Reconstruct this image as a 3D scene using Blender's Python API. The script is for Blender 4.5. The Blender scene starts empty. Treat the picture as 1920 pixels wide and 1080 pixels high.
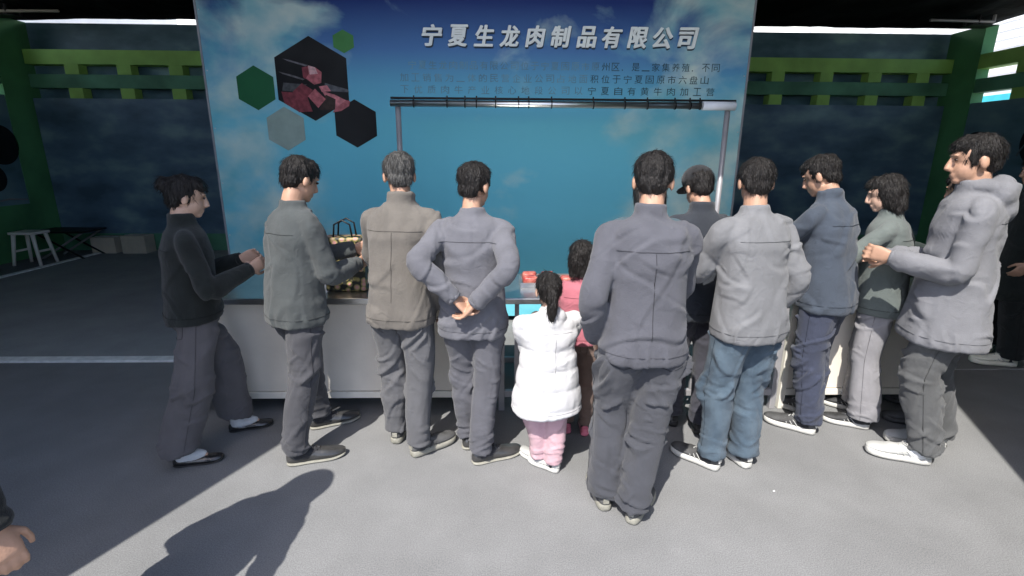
import bpy, bmesh, math, random
import numpy as np
from mathutils import Vector, Matrix, noise
random.seed(7); np.random.seed(7)
S = bpy.context.scene
C = S.collection
R = math.radians

# ------------------------------------------------------------------ camera, light, exposure
PITCH, YAW, ROLL, EYE = R(14.8), R(1.6), R(0.35), 1.68
fw = Vector((math.sin(YAW)*math.cos(PITCH), math.cos(YAW)*math.cos(PITCH), -math.sin(PITCH)))
rt = Vector((math.cos(YAW), -math.sin(YAW), 0)); up = rt.cross(fw)
rt2 = rt*math.cos(ROLL) + up*math.sin(ROLL); up2 = up*math.cos(ROLL) - rt*math.sin(ROLL)
cam = bpy.data.cameras.new('camera'); cam.sensor_width = 36; cam.lens = 947/1920*36
cam.clip_start = 0.05; cam.clip_end = 2000
co = bpy.data.objects.new('camera', cam); C.objects.link(co)
co.matrix_world = Matrix(((rt2.x, up2.x, -fw.x, 0), (rt2.y, up2.y, -fw.y, 0), (rt2.z, up2.z, -fw.z, EYE), (0, 0, 0, 1)))
S.camera = co

SUN_EL, SUN_AZ = R(52), R(25.3)          # azimuth the light travels towards, from +Y to +X
w = bpy.data.worlds.new('World'); S.world = w; w.use_nodes = True
nt = w.node_tree; nt.nodes.clear()
sky = nt.nodes.new('ShaderNodeTexSky'); sky.sky_type = 'NISHITA'; sky.sun_disc = False
sky.sun_elevation = SUN_EL; sky.sun_rotation = SUN_AZ + math.pi
sky.altitude = 1700; sky.air_density = 0.6; sky.dust_density = 4.0; sky.ozone_density = 0.2
bg = nt.nodes.new('ShaderNodeBackground'); bg.inputs[1].default_value = 0.15
wo = nt.nodes.new('ShaderNodeOutputWorld')
nt.links.new(sky.outputs[0], bg.inputs[0]); nt.links.new(bg.outputs[0], wo.inputs[0])
sun = bpy.data.lights.new('sun', 'SUN'); sun.energy = 2.6; sun.angle = R(0.5); sun.color = (1, 0.965, 0.91)
so = bpy.data.objects.new('sun', sun); C.objects.link(so)
sd = Vector((math.sin(SUN_AZ)*math.cos(SUN_EL), math.cos(SUN_AZ)*math.cos(SUN_EL), -math.sin(SUN_EL)))
so.rotation_euler = sd.to_track_quat('-Z', 'Y').to_euler(); so.location = (-4, -8, 12)
S.view_settings.view_transform = 'Standard'; S.view_settings.look = 'None'
S.view_settings.exposure = 1.52; S.view_settings.gamma = 1; S.view_settings.use_curve_mapping = False
S.cycles.max_bounces = 8; S.cycles.diffuse_bounces = 5

# ------------------------------------------------------------------ materials
def mat(name, col, rough=0.8, metal=0.0, var=0.12, scale=6.0, bump=0.0, bscale=60.0, spec=0.3, col2=None,
        stretch=(1, 1, 1), sheen=0.0, detail=5):
    m = bpy.data.materials.new(name); m.use_nodes = True; t = m.node_tree; n = t.nodes
    b = n['Principled BSDF']; b.inputs['Roughness'].default_value = rough; b.inputs['Metallic'].default_value = metal
    b.inputs['Specular IOR Level'].default_value = spec
    if sheen: b.inputs['Sheen Weight'].default_value = sheen; b.inputs['Sheen Roughness'].default_value = 0.6
    tc = n.new('ShaderNodeTexCoord'); mp = n.new('ShaderNodeMapping'); mp.inputs['Scale'].default_value = stretch
    t.links.new(tc.outputs['Object'], mp.inputs[0])
    nz = n.new('ShaderNodeTexNoise'); nz.inputs['Scale'].default_value = scale; nz.inputs['Detail'].default_value = detail
    t.links.new(mp.outputs[0], nz.inputs[0])
    cr = n.new('ShaderNodeValToRGB'); c2 = col2 or tuple(min(1, c*(1+var)) for c in col)
    c1 = col if col2 else tuple(c*(1-var) for c in col)
    cr.color_ramp.elements[0].position = 0.35; cr.color_ramp.elements[1].position = 0.65
    cr.color_ramp.elements[0].color = (*c1, 1); cr.color_ramp.elements[1].color = (*c2, 1)
    t.links.new(nz.outputs[0], cr.inputs[0]); t.links.new(cr.outputs[0], b.inputs['Base Color'])
    if bump:
        nb = n.new('ShaderNodeTexNoise'); nb.inputs['Scale'].default_value = bscale; nb.inputs['Detail'].default_value = 3
        t.links.new(mp.outputs[0], nb.inputs[0])
        bp = n.new('ShaderNodeBump'); bp.inputs['Strength'].default_value = bump; bp.inputs['Distance'].default_value = 0.01
        t.links.new(nb.outputs[0], bp.inputs['Height']); t.links.new(bp.outputs[0], b.inputs['Normal'])
    return m

def srgb(r, g, b):
    f = lambda v: (v/255)/12.92 if v/255 <= 0.04045 else ((v/255+0.055)/1.055)**2.4
    return (f(r), f(g), f(b))
def cloth(name, col, var=0.1, crinkle=0.55, **k):
    col = tuple(c*0.78 for c in col)
    k.setdefault('bump', 0.3); k.setdefault('bscale', 240); k.setdefault('sheen', 0.12)
    m = mat(name, col, rough=0.86, var=var, scale=9, spec=0.2, **k)
    t = m.node_tree; n = t.nodes; b = n['Principled BSDF']; mp = [x for x in n if x.type == 'MAPPING'][0]; b0 = [x for x in n if x.type == 'BUMP'][0]
    z = n.new('ShaderNodeTexNoise'); z.inputs['Scale'].default_value = 17; z.inputs['Detail'].default_value = 5; z.inputs['Roughness'].default_value = 0.55; z.inputs['Distortion'].default_value = 1.1
    try: z.noise_type = 'RIDGED_MULTIFRACTAL'
    except Exception: pass
    t.links.new(mp.outputs[0], z.inputs[0])
    b1 = n.new('ShaderNodeBump'); b1.inputs['Strength'].default_value = crinkle; b1.inputs['Distance'].default_value = 0.006
    t.links.new(z.outputs[0], b1.inputs['Height']); t.links.new(b0.outputs[0], b1.inputs['Normal']); t.links.new(b1.outputs[0], b.inputs['Normal'])
    # slightly faded along worn patches
    return m

M = {}
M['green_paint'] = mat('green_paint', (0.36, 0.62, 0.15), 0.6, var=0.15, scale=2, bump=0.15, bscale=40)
M['dark_shaded_green'] = mat('dark_shaded_green', (0.12, 0.3, 0.18), 0.6, var=0.3, scale=1.5, bump=0.1, bscale=40)  # beam green with the band's shade put into the colour; also on the skirting
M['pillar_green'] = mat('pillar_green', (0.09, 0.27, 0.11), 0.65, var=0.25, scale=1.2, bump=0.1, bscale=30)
M['black_fabric'] = mat('black_fabric', (0.008, 0.009, 0.009), 0.95, var=0.4, scale=2, bump=0.4, bscale=20, spec=0.08)
M['black_metal'] = mat('black_metal', (0.02, 0.02, 0.02), 0.45, var=0.3, scale=8, metal=0.4)
M['tube_beige'] = mat('tube_beige', (0.35, 0.32, 0.26), 0.45, var=0.1)
M['silver'] = mat('silver', (0.6, 0.6, 0.6), 0.3, metal=0.9, var=0.1)
M['steel'] = mat('steel', (0.62, 0.62, 0.6), 0.28, metal=0.95, var=0.1, scale=4, bump=0.06, bscale=90, stretch=(1, 1, 12))
M['grey_steel'] = mat('grey_steel', (0.36, 0.35, 0.36), 0.4, metal=0.3, var=0.12, scale=5)
M['cream_paint'] = mat('cream_paint', (0.75, 0.71, 0.62), 0.5, var=0.07, scale=4, bump=0.05)
M['cream_panel'] = mat('cream_panel', (0.72, 0.66, 0.57), 0.55, var=0.08, scale=3, bump=0.08)
M['white_edge'] = mat('white_edge', (0.82, 0.82, 0.79), 0.5, var=0.14, scale=14, bump=0.1)
M['white_plastic'] = mat('white_plastic', (0.85, 0.8, 0.7), 0.4, var=0.05)
M['cardboard'] = mat('cardboard', (0.6, 0.52, 0.4), 0.85, var=0.08, bump=0.15)
M['white_wall'] = mat('white_wall', (0.85, 0.85, 0.83), 0.7, var=0.03, scale=2)
M['cyan'] = mat('cyan', (0.05, 0.5, 0.62), 0.5, var=0.08)
M['pale_bounce'] = mat('pale_bounce', (0.82, 0.79, 0.72), 0.8, var=0.05)  # pale so the added left wall bounces light into the booth
M['plaza'] = mat('plaza', (0.4, 0.38, 0.35), 0.85, var=0.2, scale=0.7, bump=0.3)
M['skin'] = mat('skin', (0.42, 0.245, 0.165), 0.5, var=0.1, scale=14, bump=0.1, bscale=160, spec=0.4)
M['skin_pale'] = mat('skin_pale', (0.5, 0.32, 0.235), 0.5, var=0.08, scale=14, bump=0.08, bscale=160, spec=0.4)
M['hair'] = mat('hair', (0.012, 0.01, 0.009), 0.5, var=0.5, scale=60, bump=0.9, bscale=70, stretch=(3, 3, 0.5), spec=0.35)
M['hair_grey'] = mat('hair_grey', (0.06, 0.058, 0.055), 0.55, var=0.5, scale=60, bump=0.9, bscale=70, stretch=(3, 3, 0.5), spec=0.35)
M['eye'] = mat('eye', (0.03, 0.02, 0.015), 0.15, spec=0.6)
M['meat'] = mat('meat', (0.3, 0.03, 0.03), 0.4, var=0.3, scale=25, col2=(0.5, 0.18, 0.14), bump=0.2)

def carpet_mat(name, col, patch):
    m = mat(name, col, 0.96, var=0.06, scale=1.3, spec=0.06, detail=6)
    t = m.node_tree; n = t.nodes; b = n['Principled BSDF']
    ramp = [x for x in n if x.type == 'VALTORGB'][0]; mp = [x for x in n if x.type == 'MAPPING'][0]
    # fine fibre mottling and trodden patches multiplied over the base
    f = n.new('ShaderNodeTexNoise'); f.inputs['Scale'].default_value = 190; f.inputs['Detail'].default_value = 3
    p = n.new('ShaderNodeTexNoise'); p.inputs['Scale'].default_value = 2.6; p.inputs['Detail'].default_value = 8; p.inputs['Roughness'].default_value = 0.65
    t.links.new(mp.outputs[0], f.inputs[0]); t.links.new(mp.outputs[0], p.inputs[0])
    r1 = n.new('ShaderNodeMapRange'); r1.inputs[1].default_value = 0.3; r1.inputs[2].default_value = 0.7; r1.inputs[3].default_value = 0.72; r1.inputs[4].default_value = 1.22
    r2 = n.new('ShaderNodeMapRange'); r2.inputs[1].default_value = 0.35; r2.inputs[2].default_value = 0.68; r2.inputs[3].default_value = 1-patch; r2.inputs[4].default_value = 1.04
    t.links.new(f.outputs[0], r1.inputs[0]); t.links.new(p.outputs[0], r2.inputs[0])
    mu = n.new('ShaderNodeMath'); mu.operation = 'MULTIPLY'; t.links.new(r1.outputs[0], mu.inputs[0]); t.links.new(r2.outputs[0], mu.inputs[1])
    # pale footprints / dust smudges
    s = n.new('ShaderNodeTexVoronoi'); s.inputs['Scale'].default_value = 3.4; s.inputs['Randomness'].default_value = 1
    t.links.new(mp.outputs[0], s.inputs[0])
    r3 = n.new('ShaderNodeMapRange'); r3.inputs[1].default_value = 0.0; r3.inputs[2].default_value = 0.16; r3.inputs[3].default_value = 1.06; r3.inputs[4].default_value = 1.0
    t.links.new(s.outputs[0], r3.inputs[0])
    m2 = n.new('ShaderNodeMath'); m2.operation = 'MULTIPLY'; t.links.new(mu.outputs[0], m2.inputs[0]); t.links.new(r3.outputs[0], m2.inputs[1])
    vm = n.new('ShaderNodeVectorMath'); vm.operation = 'SCALE'
    t.links.new(ramp.outputs[0], vm.inputs[0]); t.links.new(m2.outputs[0], vm.inputs['Scale'])
    t.links.new(vm.outputs[0], b.inputs['Base Color'])
    bp = n.new('ShaderNodeBump'); bp.inputs['Strength'].default_value = 0.5; bp.inputs['Distance'].default_value = 0.003
    t.links.new(f.outputs[0], bp.inputs['Height']); t.links.new(bp.outputs[0], b.inputs['Normal'])
    return m
M['carpet'] = carpet_mat('carpet', (0.205, 0.206, 0.205), 0.07)
M['carpet2'] = carpet_mat('stage_carpet', (0.36, 0.36, 0.355), 0.05)

# ------------------------------------------------------------------ object helpers
def tag(o, label=None, cat=None, group=None, kind=None):
    if label: o['label'] = label
    if cat: o['category'] = cat
    if group: o['group'] = group
    if kind: o['kind'] = kind
    return o
def empty(name, loc=(0, 0, 0), label=None, cat=None, group=None):
    o = bpy.data.objects.new(name, None); C.objects.link(o); o.location = loc; o.empty_display_size = 0.1
    return tag(o, label, cat, group)
def link(name, me, m, parent=None, smooth=False):
    o = bpy.data.objects.new(name, me); C.objects.link(o)
    if m and not me.materials: me.materials.append(m)
    if parent: o.parent = parent
    if smooth: me.polygons.foreach_set('use_smooth', [True]*len(me.polygons))
    return o
class MB:
    def __init__(s): s.bm = bmesh.new()
    def box(s, x0, x1, y0, y1, z0, z1, bev=0.0):
        r = bmesh.ops.create_cube(s.bm, size=1)
        for v in r['verts']:
            v.co = Vector(((x0+x1)/2+v.co.x*(x1-x0), (y0+y1)/2+v.co.y*(y1-y0), (z0+z1)/2+v.co.z*(z1-z0)))
        if bev:
            es = list({e for v in r['verts'] for e in v.link_edges})
            bmesh.ops.bevel(s.bm, geom=es, offset=bev, segments=2, affect='EDGES', profile=0.5)
        return s
    def tube(s, pts, r, n=10, caps=True):
        pts = [Vector(p) for p in pts]; rings = []
        for i, p in enumerate(pts):
            d = (pts[min(i+1, len(pts)-1)]-pts[max(i-1, 0)]).normalized()
            a = d.cross(Vector((0, 0, 1)));
            if a.length < 0.05: a = d.cross(Vector((1, 0, 0)))
            a.normalize(); b = d.cross(a)
            rr = r[i] if isinstance(r, (list, tuple)) else r
            rings.append([s.bm.verts.new(p + (a*math.cos(2*math.pi*k/n)+b*math.sin(2*math.pi*k/n))*rr) for k in range(n)])
        for q in range(len(rings)-1):
            for k in range(n):
                s.bm.faces.new((rings[q][k], rings[q][(k+1) % n], rings[q+1][(k+1) % n], rings[q+1][k]))
        if caps: s.bm.faces.new(rings[0][::-1]); s.bm.faces.new(rings[-1])
        return s
    def poly(s, pts, thick=None, axis=(0, 1, 0)):
        vs = [s.bm.verts.new(p) for p in pts]; f = s.bm.faces.new(vs)
        if thick:
            r = bmesh.ops.extrude_face_region(s.bm, geom=[f])
            for v in [g for g in r['geom'] if isinstance(g, bmesh.types.BMVert)]: v.co += Vector(axis)*thick
        return s
    def build(s, name, m, parent=None, smooth=False):
        bmesh.ops.recalc_face_normals(s.bm, faces=s.bm.faces)
        me = bpy.data.meshes.new(name); s.bm.to_mesh(me); s.bm.free()
        return link(name, me, m, parent, smooth)

# ------------------------------------------------------------------ setting: ground, carpet
XL, XR, YB = -7.65, 7.70, 9.0
PL, PR, PY = -2.42, 1.97, 0.5            # inner edges and plane of the added shade walls
tag(MB().box(-400, 400, -400, 400, -0.05, -0.012).build('ground', M['plaza']), kind='structure')
def sheet(name, x0, x1, y0, y1, z, m, n=(1, 1)):
    me = bpy.data.meshes.new(name); nx, ny = n
    vs = [(x0+(x1-x0)*i/nx, y0+(y1-y0)*j/ny, z) for j in range(ny+1) for i in range(nx+1)]
    fs = [(j*(nx+1)+i, j*(nx+1)+i+1, (j+1)*(nx+1)+i+1, (j+1)*(nx+1)+i) for j in range(ny) for i in range(nx)]
    me.from_pydata(vs, [], fs); return link(name, me, m)
tag(sheet('floor', XL, XR, -1.2, YB+0.2, 0.0, M['carpet']), kind='structure')
tag(sheet('stage_carpet', -6.78, -2.0, 4.05, YB-0.02, 0.006, M['carpet2']), kind='structure')
seam = MB()
for y in (3.72,): seam.box(2.7, XR-0.3, y, y+0.012, 0.0, 0.005)
tag(seam.build('carpet_seam', mat('seam_tape', (0.31, 0.31, 0.32), 0.6)), kind='structure')
e = MB().box(-6.86, -2.0, 3.955, 4.05, 0.0, 0.022, 0.004)
tag(e.build('edge_strip', M['white_edge']), 'long pale edging strip running across the carpet in front of the darker carpet area', 'edging')
e = MB().box(-6.87, -6.78, 4.05, 8.95, 0.0, 0.022, 0.004)
tag(e.build('edge_strip', M['white_edge']), 'pale edging strip running back along the left side of the carpet to the rear wall', 'edging')

# ------------------------------------------------------------------ walls with brick-pattern slots
TH = 0.2; PITCHW = 0.83; POST = 0.22
Z_TOP, Z1B, Z2T, Z2B, Z3T, Z3B = 3.66, 3.27, 3.05, 2.90, 2.69, 2.53
def mural_mat(name, seed, c1, c2, c3):
    m = bpy.data.materials.new(name); m.use_nodes = True; t = m.node_tree; n = t.nodes; b = n['Principled BSDF']
    b.inputs['Roughness'].default_value = 0.5
    tc = n.new('ShaderNodeTexCoord'); mp = n.new('ShaderNodeMapping'); mp.inputs['Location'].default_value = (seed, seed*2, 0)
    mp.inputs['Scale'].default_value = (0.8, 0.8, 1.6); t.links.new(tc.outputs['Object'], mp.inputs[0])
    z = n.new('ShaderNodeTexNoise'); z.inputs['Scale'].default_value = 1.5; z.inputs['Detail'].default_value = 4; t.links.new(mp.outputs[0], z.inputs[0])
    cr = n.new('ShaderNodeValToRGB'); el = cr.color_ramp.elements
    el[0].position = 0.32; el[0].color = (*c1, 1); el[1].position = 0.7; el[1].color = (*c3, 1); q = el.new(0.5); q.color = (*c2, 1)
    t.links.new(z.outputs[0], cr.inputs[0]); t.links.new(cr.outputs[0], b.inputs['Base Color']); return m
M['mural_blue'] = mural_mat('mural_blue', 3, (0.05, 0.12, 0.16), (0.12, 0.23, 0.29), (0.3, 0.5, 0.5))
M['mural_violet'] = mural_mat('mural_violet', 8, (0.07, 0.12, 0.17), (0.13, 0.21, 0.29), (0.28, 0.42, 0.44))
M['mural_slate'] = mural_mat('mural_slate', 5, (0.06, 0.13, 0.15), (0.12, 0.22, 0.26), (0.2, 0.32, 0.34))
M['disc'] = mat('disc', (0.006, 0.008, 0.009), 0.5, var=0.3)

def lattice(wall, axis, c0, c1, a, sgn, first, top_open=True):
    """Beams and posts of one wall. axis 'x': runs along X at y=a; axis 'y': runs along Y at x=a; the wall grows outwards (sgn)."""
    def bx(u0, u1, z0, z1, inset=0.0):
        lo, hi = sorted((a+sgn*inset, a+sgn*(TH-0.01*(inset > 0))))
        return (u0, u1, lo, hi, z0, z1) if axis == 'x' else (lo, hi, u0, u1, z0, z1)
    MB().box(*bx(c0, c1, Z2T, Z1B), 0.004).build('beam', M['green_paint'], wall)
    MB().box(*bx(c0, c1, Z3T, Z2B, 0.015), 0.004).build('beam', M['dark_shaded_green'], wall)
    u = first
    while u < c1:
        if u+POST/2 > c0:
            u0, u1 = max(c0, u-POST/2), min(c1, u+POST/2)
            MB().box(*bx(u0, u1, Z2B, Z2T, 0.003)).build('post', M['green_paint'], wall)
            MB().box(*bx(u0-0.0, u1, Z3B, Z3T, 0.003)).build('post', M['green_paint'], wall)
        u += PITCHW
    return bx
bw = empty('back_wall', (0, YB, 0), 'green rear wall with two rows of brick-shaped slots between beams and a blue mural below', 'wall')
for o in []: pass
def rel(o, p):   # parts are modelled in world coordinates; shift the mesh to the parent's origin
    o.data.transform(Matrix.Translation(-Vector(p.location)))
lattice(bw, 'x', XL+0.02, XR-0.02, YB, 1, -6.91)
MB().box(XL+0.02, XR-0.02, YB+0.01, YB+TH-0.01, 0.3, Z3B).build('mural_panel', M['mural_violet'], bw)
MB().box(XL+0.02, XR-0.02, YB+0.008, YB+TH, 0.0, 0.3).build('skirting', M['dark_shaded_green'], bw)
MB().box(XL-0.3, XR+0.3, YB+TH+0.06, YB+TH+0.1, 0.0, 3.71).build('backing_board', M['mural_blue'], bw)
for o in bw.children: rel(o, bw)

def side(name, x, sgn, label, first):
    wl = empty(name, (x, 5, 0), label, 'wall')
    lattice(wl, 'y', 3.0, YB-0.45, x, sgn, first)
    lo, hi = sorted((x, x+sgn*TH))
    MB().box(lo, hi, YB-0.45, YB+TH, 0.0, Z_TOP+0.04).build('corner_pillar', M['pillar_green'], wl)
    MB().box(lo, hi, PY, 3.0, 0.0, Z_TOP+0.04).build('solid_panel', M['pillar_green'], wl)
    y = YB-0.45-1.62                       # tall openings above the top beam, 1.4 m wide with a mullion between
    while y > 3.2:
        MB().box(lo+0.005, hi-0.005, y-0.12, y+0.1, Z1B, Z_TOP+0.04).build('mullion', M['green_paint'], wl); y -= 1.66
    lo2, hi2 = sorted((x+sgn*0.012, x+sgn*(TH-0.01)))
    MB().box(lo2, hi2, 3.0, YB-0.45, 0.86, Z3B).build('mural_panel', M['mural_slate'], wl)
    lo3, hi3 = sorted((x-sgn*0.01, x+sgn*TH))
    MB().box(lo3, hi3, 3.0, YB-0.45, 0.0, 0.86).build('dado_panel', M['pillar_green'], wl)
    s = -sgn*0.012
    def disc(y, z, r, nm='round_emblem'):
        pts = [(x+sgn*0.012, y+r*math.cos(k*math.pi/24), z+r*math.sin(k*math.pi/24)) for k in range(48)]
        MB().poly(pts, 0.012, (-sgn, 0, 0)).build(nm, M['disc'], wl)
    disc(8.28, 1.78, 0.3); disc(8.05, 1.28, 0.2); disc(7.2, 1.9, 0.36); disc(6.1, 1.6, 0.42)
    if sgn > 0:
        for (yc, zc, rr, a0, a1) in ((7.55, 2.0, 0.46, 100, 200), (7.0, 1.5, 0.6, 20, 150), (7.95, 1.45, 0.4, 10, 120)):
            pts = [(x, yc+rr*math.cos(R(a0+(a1-a0)*k/14)), zc+rr*math.sin(R(a0+(a1-a0)*k/14))) for k in range(15)]
            MB().tube(pts, 0.012, 6).build('printed_arc', mat('arc_print', (0.1, 0.14, 0.15), 0.6), wl)
    MB().tube([(x-sgn*0.012, 8.5-0.3*k, 0.93+0.03*math.sin(k*1.7)) for k in range(17)], 0.012, 6).build('moulding', M['grey_steel'], wl)
    for o in wl.children: rel(o, wl)
    return wl
side('side_wall', XL, -1, 'left side wall in dark green with daylight slots at the top and a round black emblem', 8.44-0.55-POST/2-0.0-PITCHW*8)
side('side_wall', XR, 1, 'right side wall in dark green with bright white openings at the top', 8.44-0.55-POST/2-PITCHW*8)

# roof sheet: black fabric with a hanging wavy hem above the rear wall, notch over the open front
def roof_z(y): return 3.86 if y < 8.6 else 3.86-0.12*(y-8.6)/0.4
bm = bmesh.new()
def grid(x0, x1, y0, y1, nx, ny):
    vs = [[bm.verts.new((x0+(x1-x0)*i/nx, y0+(y1-y0)*j/ny,
           4.02-0.025*(y0+(y1-y0)*j/ny) + 0.05*noise.noise(Vector((i*0.35+x0, j*0.5, 3.3))))) for i in range(nx+1)] for j in range(ny+1)]
    for j in range(ny):
        for i in range(nx): bm.faces.new((vs[j][i], vs[j][i+1], vs[j+1][i+1], vs[j+1][i]))
    return vs
v = grid(XL-0.4, XR+0.4, 2.5, YB+0.0, 120, 20)
# added roof extensions, then the hem hanging down over the gap
grid(3.3, XR+0.4, PY, 2.5, 12, 4);  # unseen roof strip added to darken the right side
for row_ in grid(XL-0.4, XR+0.4, YB-0.35, YB+0.75, 60, 3):  # unseen eave added to keep sun off the backing board
    for q in row_: q.co.z = 3.90+0.13*(q.co.y-YB+0.35)
prev = v[-1]
for s_ in range(1, 4):
    row = []
    for i, q in enumerate(v[-1]):
        x = q.co.x
        drop = 0.085+0.022*noise.noise(Vector((x*0.9, 0, 0)))+0.012*noise.noise(Vector((x*3.3, 4, 0)))
        if x < -6.6: drop += 0.035*min(1, (-6.6-x)/1.0)
        zb = 3.812+0.0015*(x+7.6)-drop*1.0
        zt = q.co.z
        row.append(bm.verts.new((x, YB+0.01*s_+0.015*noise.noise(Vector((x*4, s_, 0))), zt+(zb-zt)*s_/3)))
    for i in range(len(row)-1): bm.faces.new((prev[i], prev[i+1], row[i+1], row[i]))
    prev = row
me = bpy.data.meshes.new('roof'); bm.to_mesh(me); bm.free()
roof = link('roof', me, M['black_fabric'])
sm = roof.modifiers.new('t', 'SOLIDIFY'); sm.thickness = 0.012
tag(roof, 'black fabric roof stretched over the booth, its hem hanging above the rear wall', 'roof')

# unseen walls added to shade both floor sides; the pale left one bounces light
f1 = tag(MB().box(-9.5, PL, PY-0.15, PY, 0, 8.3).build('shade_wall', M['pale_bounce']), 'tall pale unseen wall added left of the open front to shade the floor', 'wall')
f2 = tag(MB().box(PR, 9.5, PY-0.15, PY, 0, 8.3).build('shade_wall', M['pillar_green']), 'tall dark unseen wall added right of the open front to shade the floor', 'wall')

# pale buildings outside, seen through the slots
def outside(x0, x1, y0, y1, h, label, stripe=None, rib='x'):
    b = empty('pale_building', ((x0+x1)/2, (y0+y1)/2, 0), label, 'building')
    MB().box(x0, x1, y0, y1, 0, h).build('wall', M['white_wall'], b)
    rm = MB()
    z = 2.3
    while z < h-0.1:
        if rib == 'x': rm.box(x0-0.012, x0+0.01, y0, y1, z, z+0.014)
        else: rm.box(x0, x1, y0-0.03, y0+0.01, z, z+0.03)
        z += 0.2
    tag(rm.build('cladding_rib', M['white_edge'], b), kind='stuff')
    if stripe: MB().box(*stripe).build('cyan_band', M['cyan'], b)
    for o in b.children: rel(o, b)
outside(12.5, 16, 6, 22, 8.6, 'pale ribbed building with a cyan band seen through the right wall openings', (12.46, 12.52, 6.2, 21.8, 2.75, 3.2))
outside(-16, -12.5, 4, 22, 8.6, 'pale building glimpsed through the left wall slots', None, 'none')
outside(-24, 28, 24, 28, 11, 'pale building behind the booth showing as a bright line above the rear wall', None, 'none')

# lighting truss corners under the roof
def truss(x, y, sgn, label, tube_col):
    t = empty('truss_corner', (x, y, 0), label, 'truss')
    z0, z1 = 3.69, 4.6
    d = 0.24
    for (a, b_) in ((0, 0), (d, 0), (0, -d), (d, -d)):
        MB().tube([(x-sgn*a, y+b_, z0), (x-sgn*a*0.9, y+b_, z1)], 0.022).build('chord', M[tube_col] if (a == 0 and b_ == -d) else M['black_metal'], t)
    for k in range(3):
        za, zb = z0+0.1+0.27*k, z0+0.3+0.27*k
        MB().tube([(x, y-d, za), (x-sgn*d, y-d, zb)], 0.012, 8).build('brace', M['black_metal'], t)
        MB().tube([(x-sgn*d, y, za), (x-sgn*d, y-d, zb)], 0.012, 8).build('brace', M['black_metal'], t)
    MB().tube([(x, y-d, z0+0.01), (x-sgn*1.0, y-d, z0+0.02)], 0.02).build('cross_tube', M[tube_col], t)
    for k in range(3):
        MB().box(x-sgn*(0.06+0.09*k)-0.015, x-sgn*(0.06+0.09*k)+0.015, y-d-0.05, y-d-0.02, z0+0.12+0.1*k, z0+0.17+0.1*k, 0.004).build('clamp', M['silver'], t)
    MB().box(x-sgn*0.12-0.2, x-sgn*0.12+0.2, y-d-0.01, y, z0-0.035, z0-0.03).build('base_plate', M['black_metal'], t)
    for o in t.children: rel(o, t)
truss(-7.55, 8.75, -1, 'black truss corner with a beige tube at the left end of the rear wall', 'tube_beige')
truss(7.62, 8.6, 1, 'black truss corner with silver clamps at the right end of the rear wall', 'grey_steel')

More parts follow.
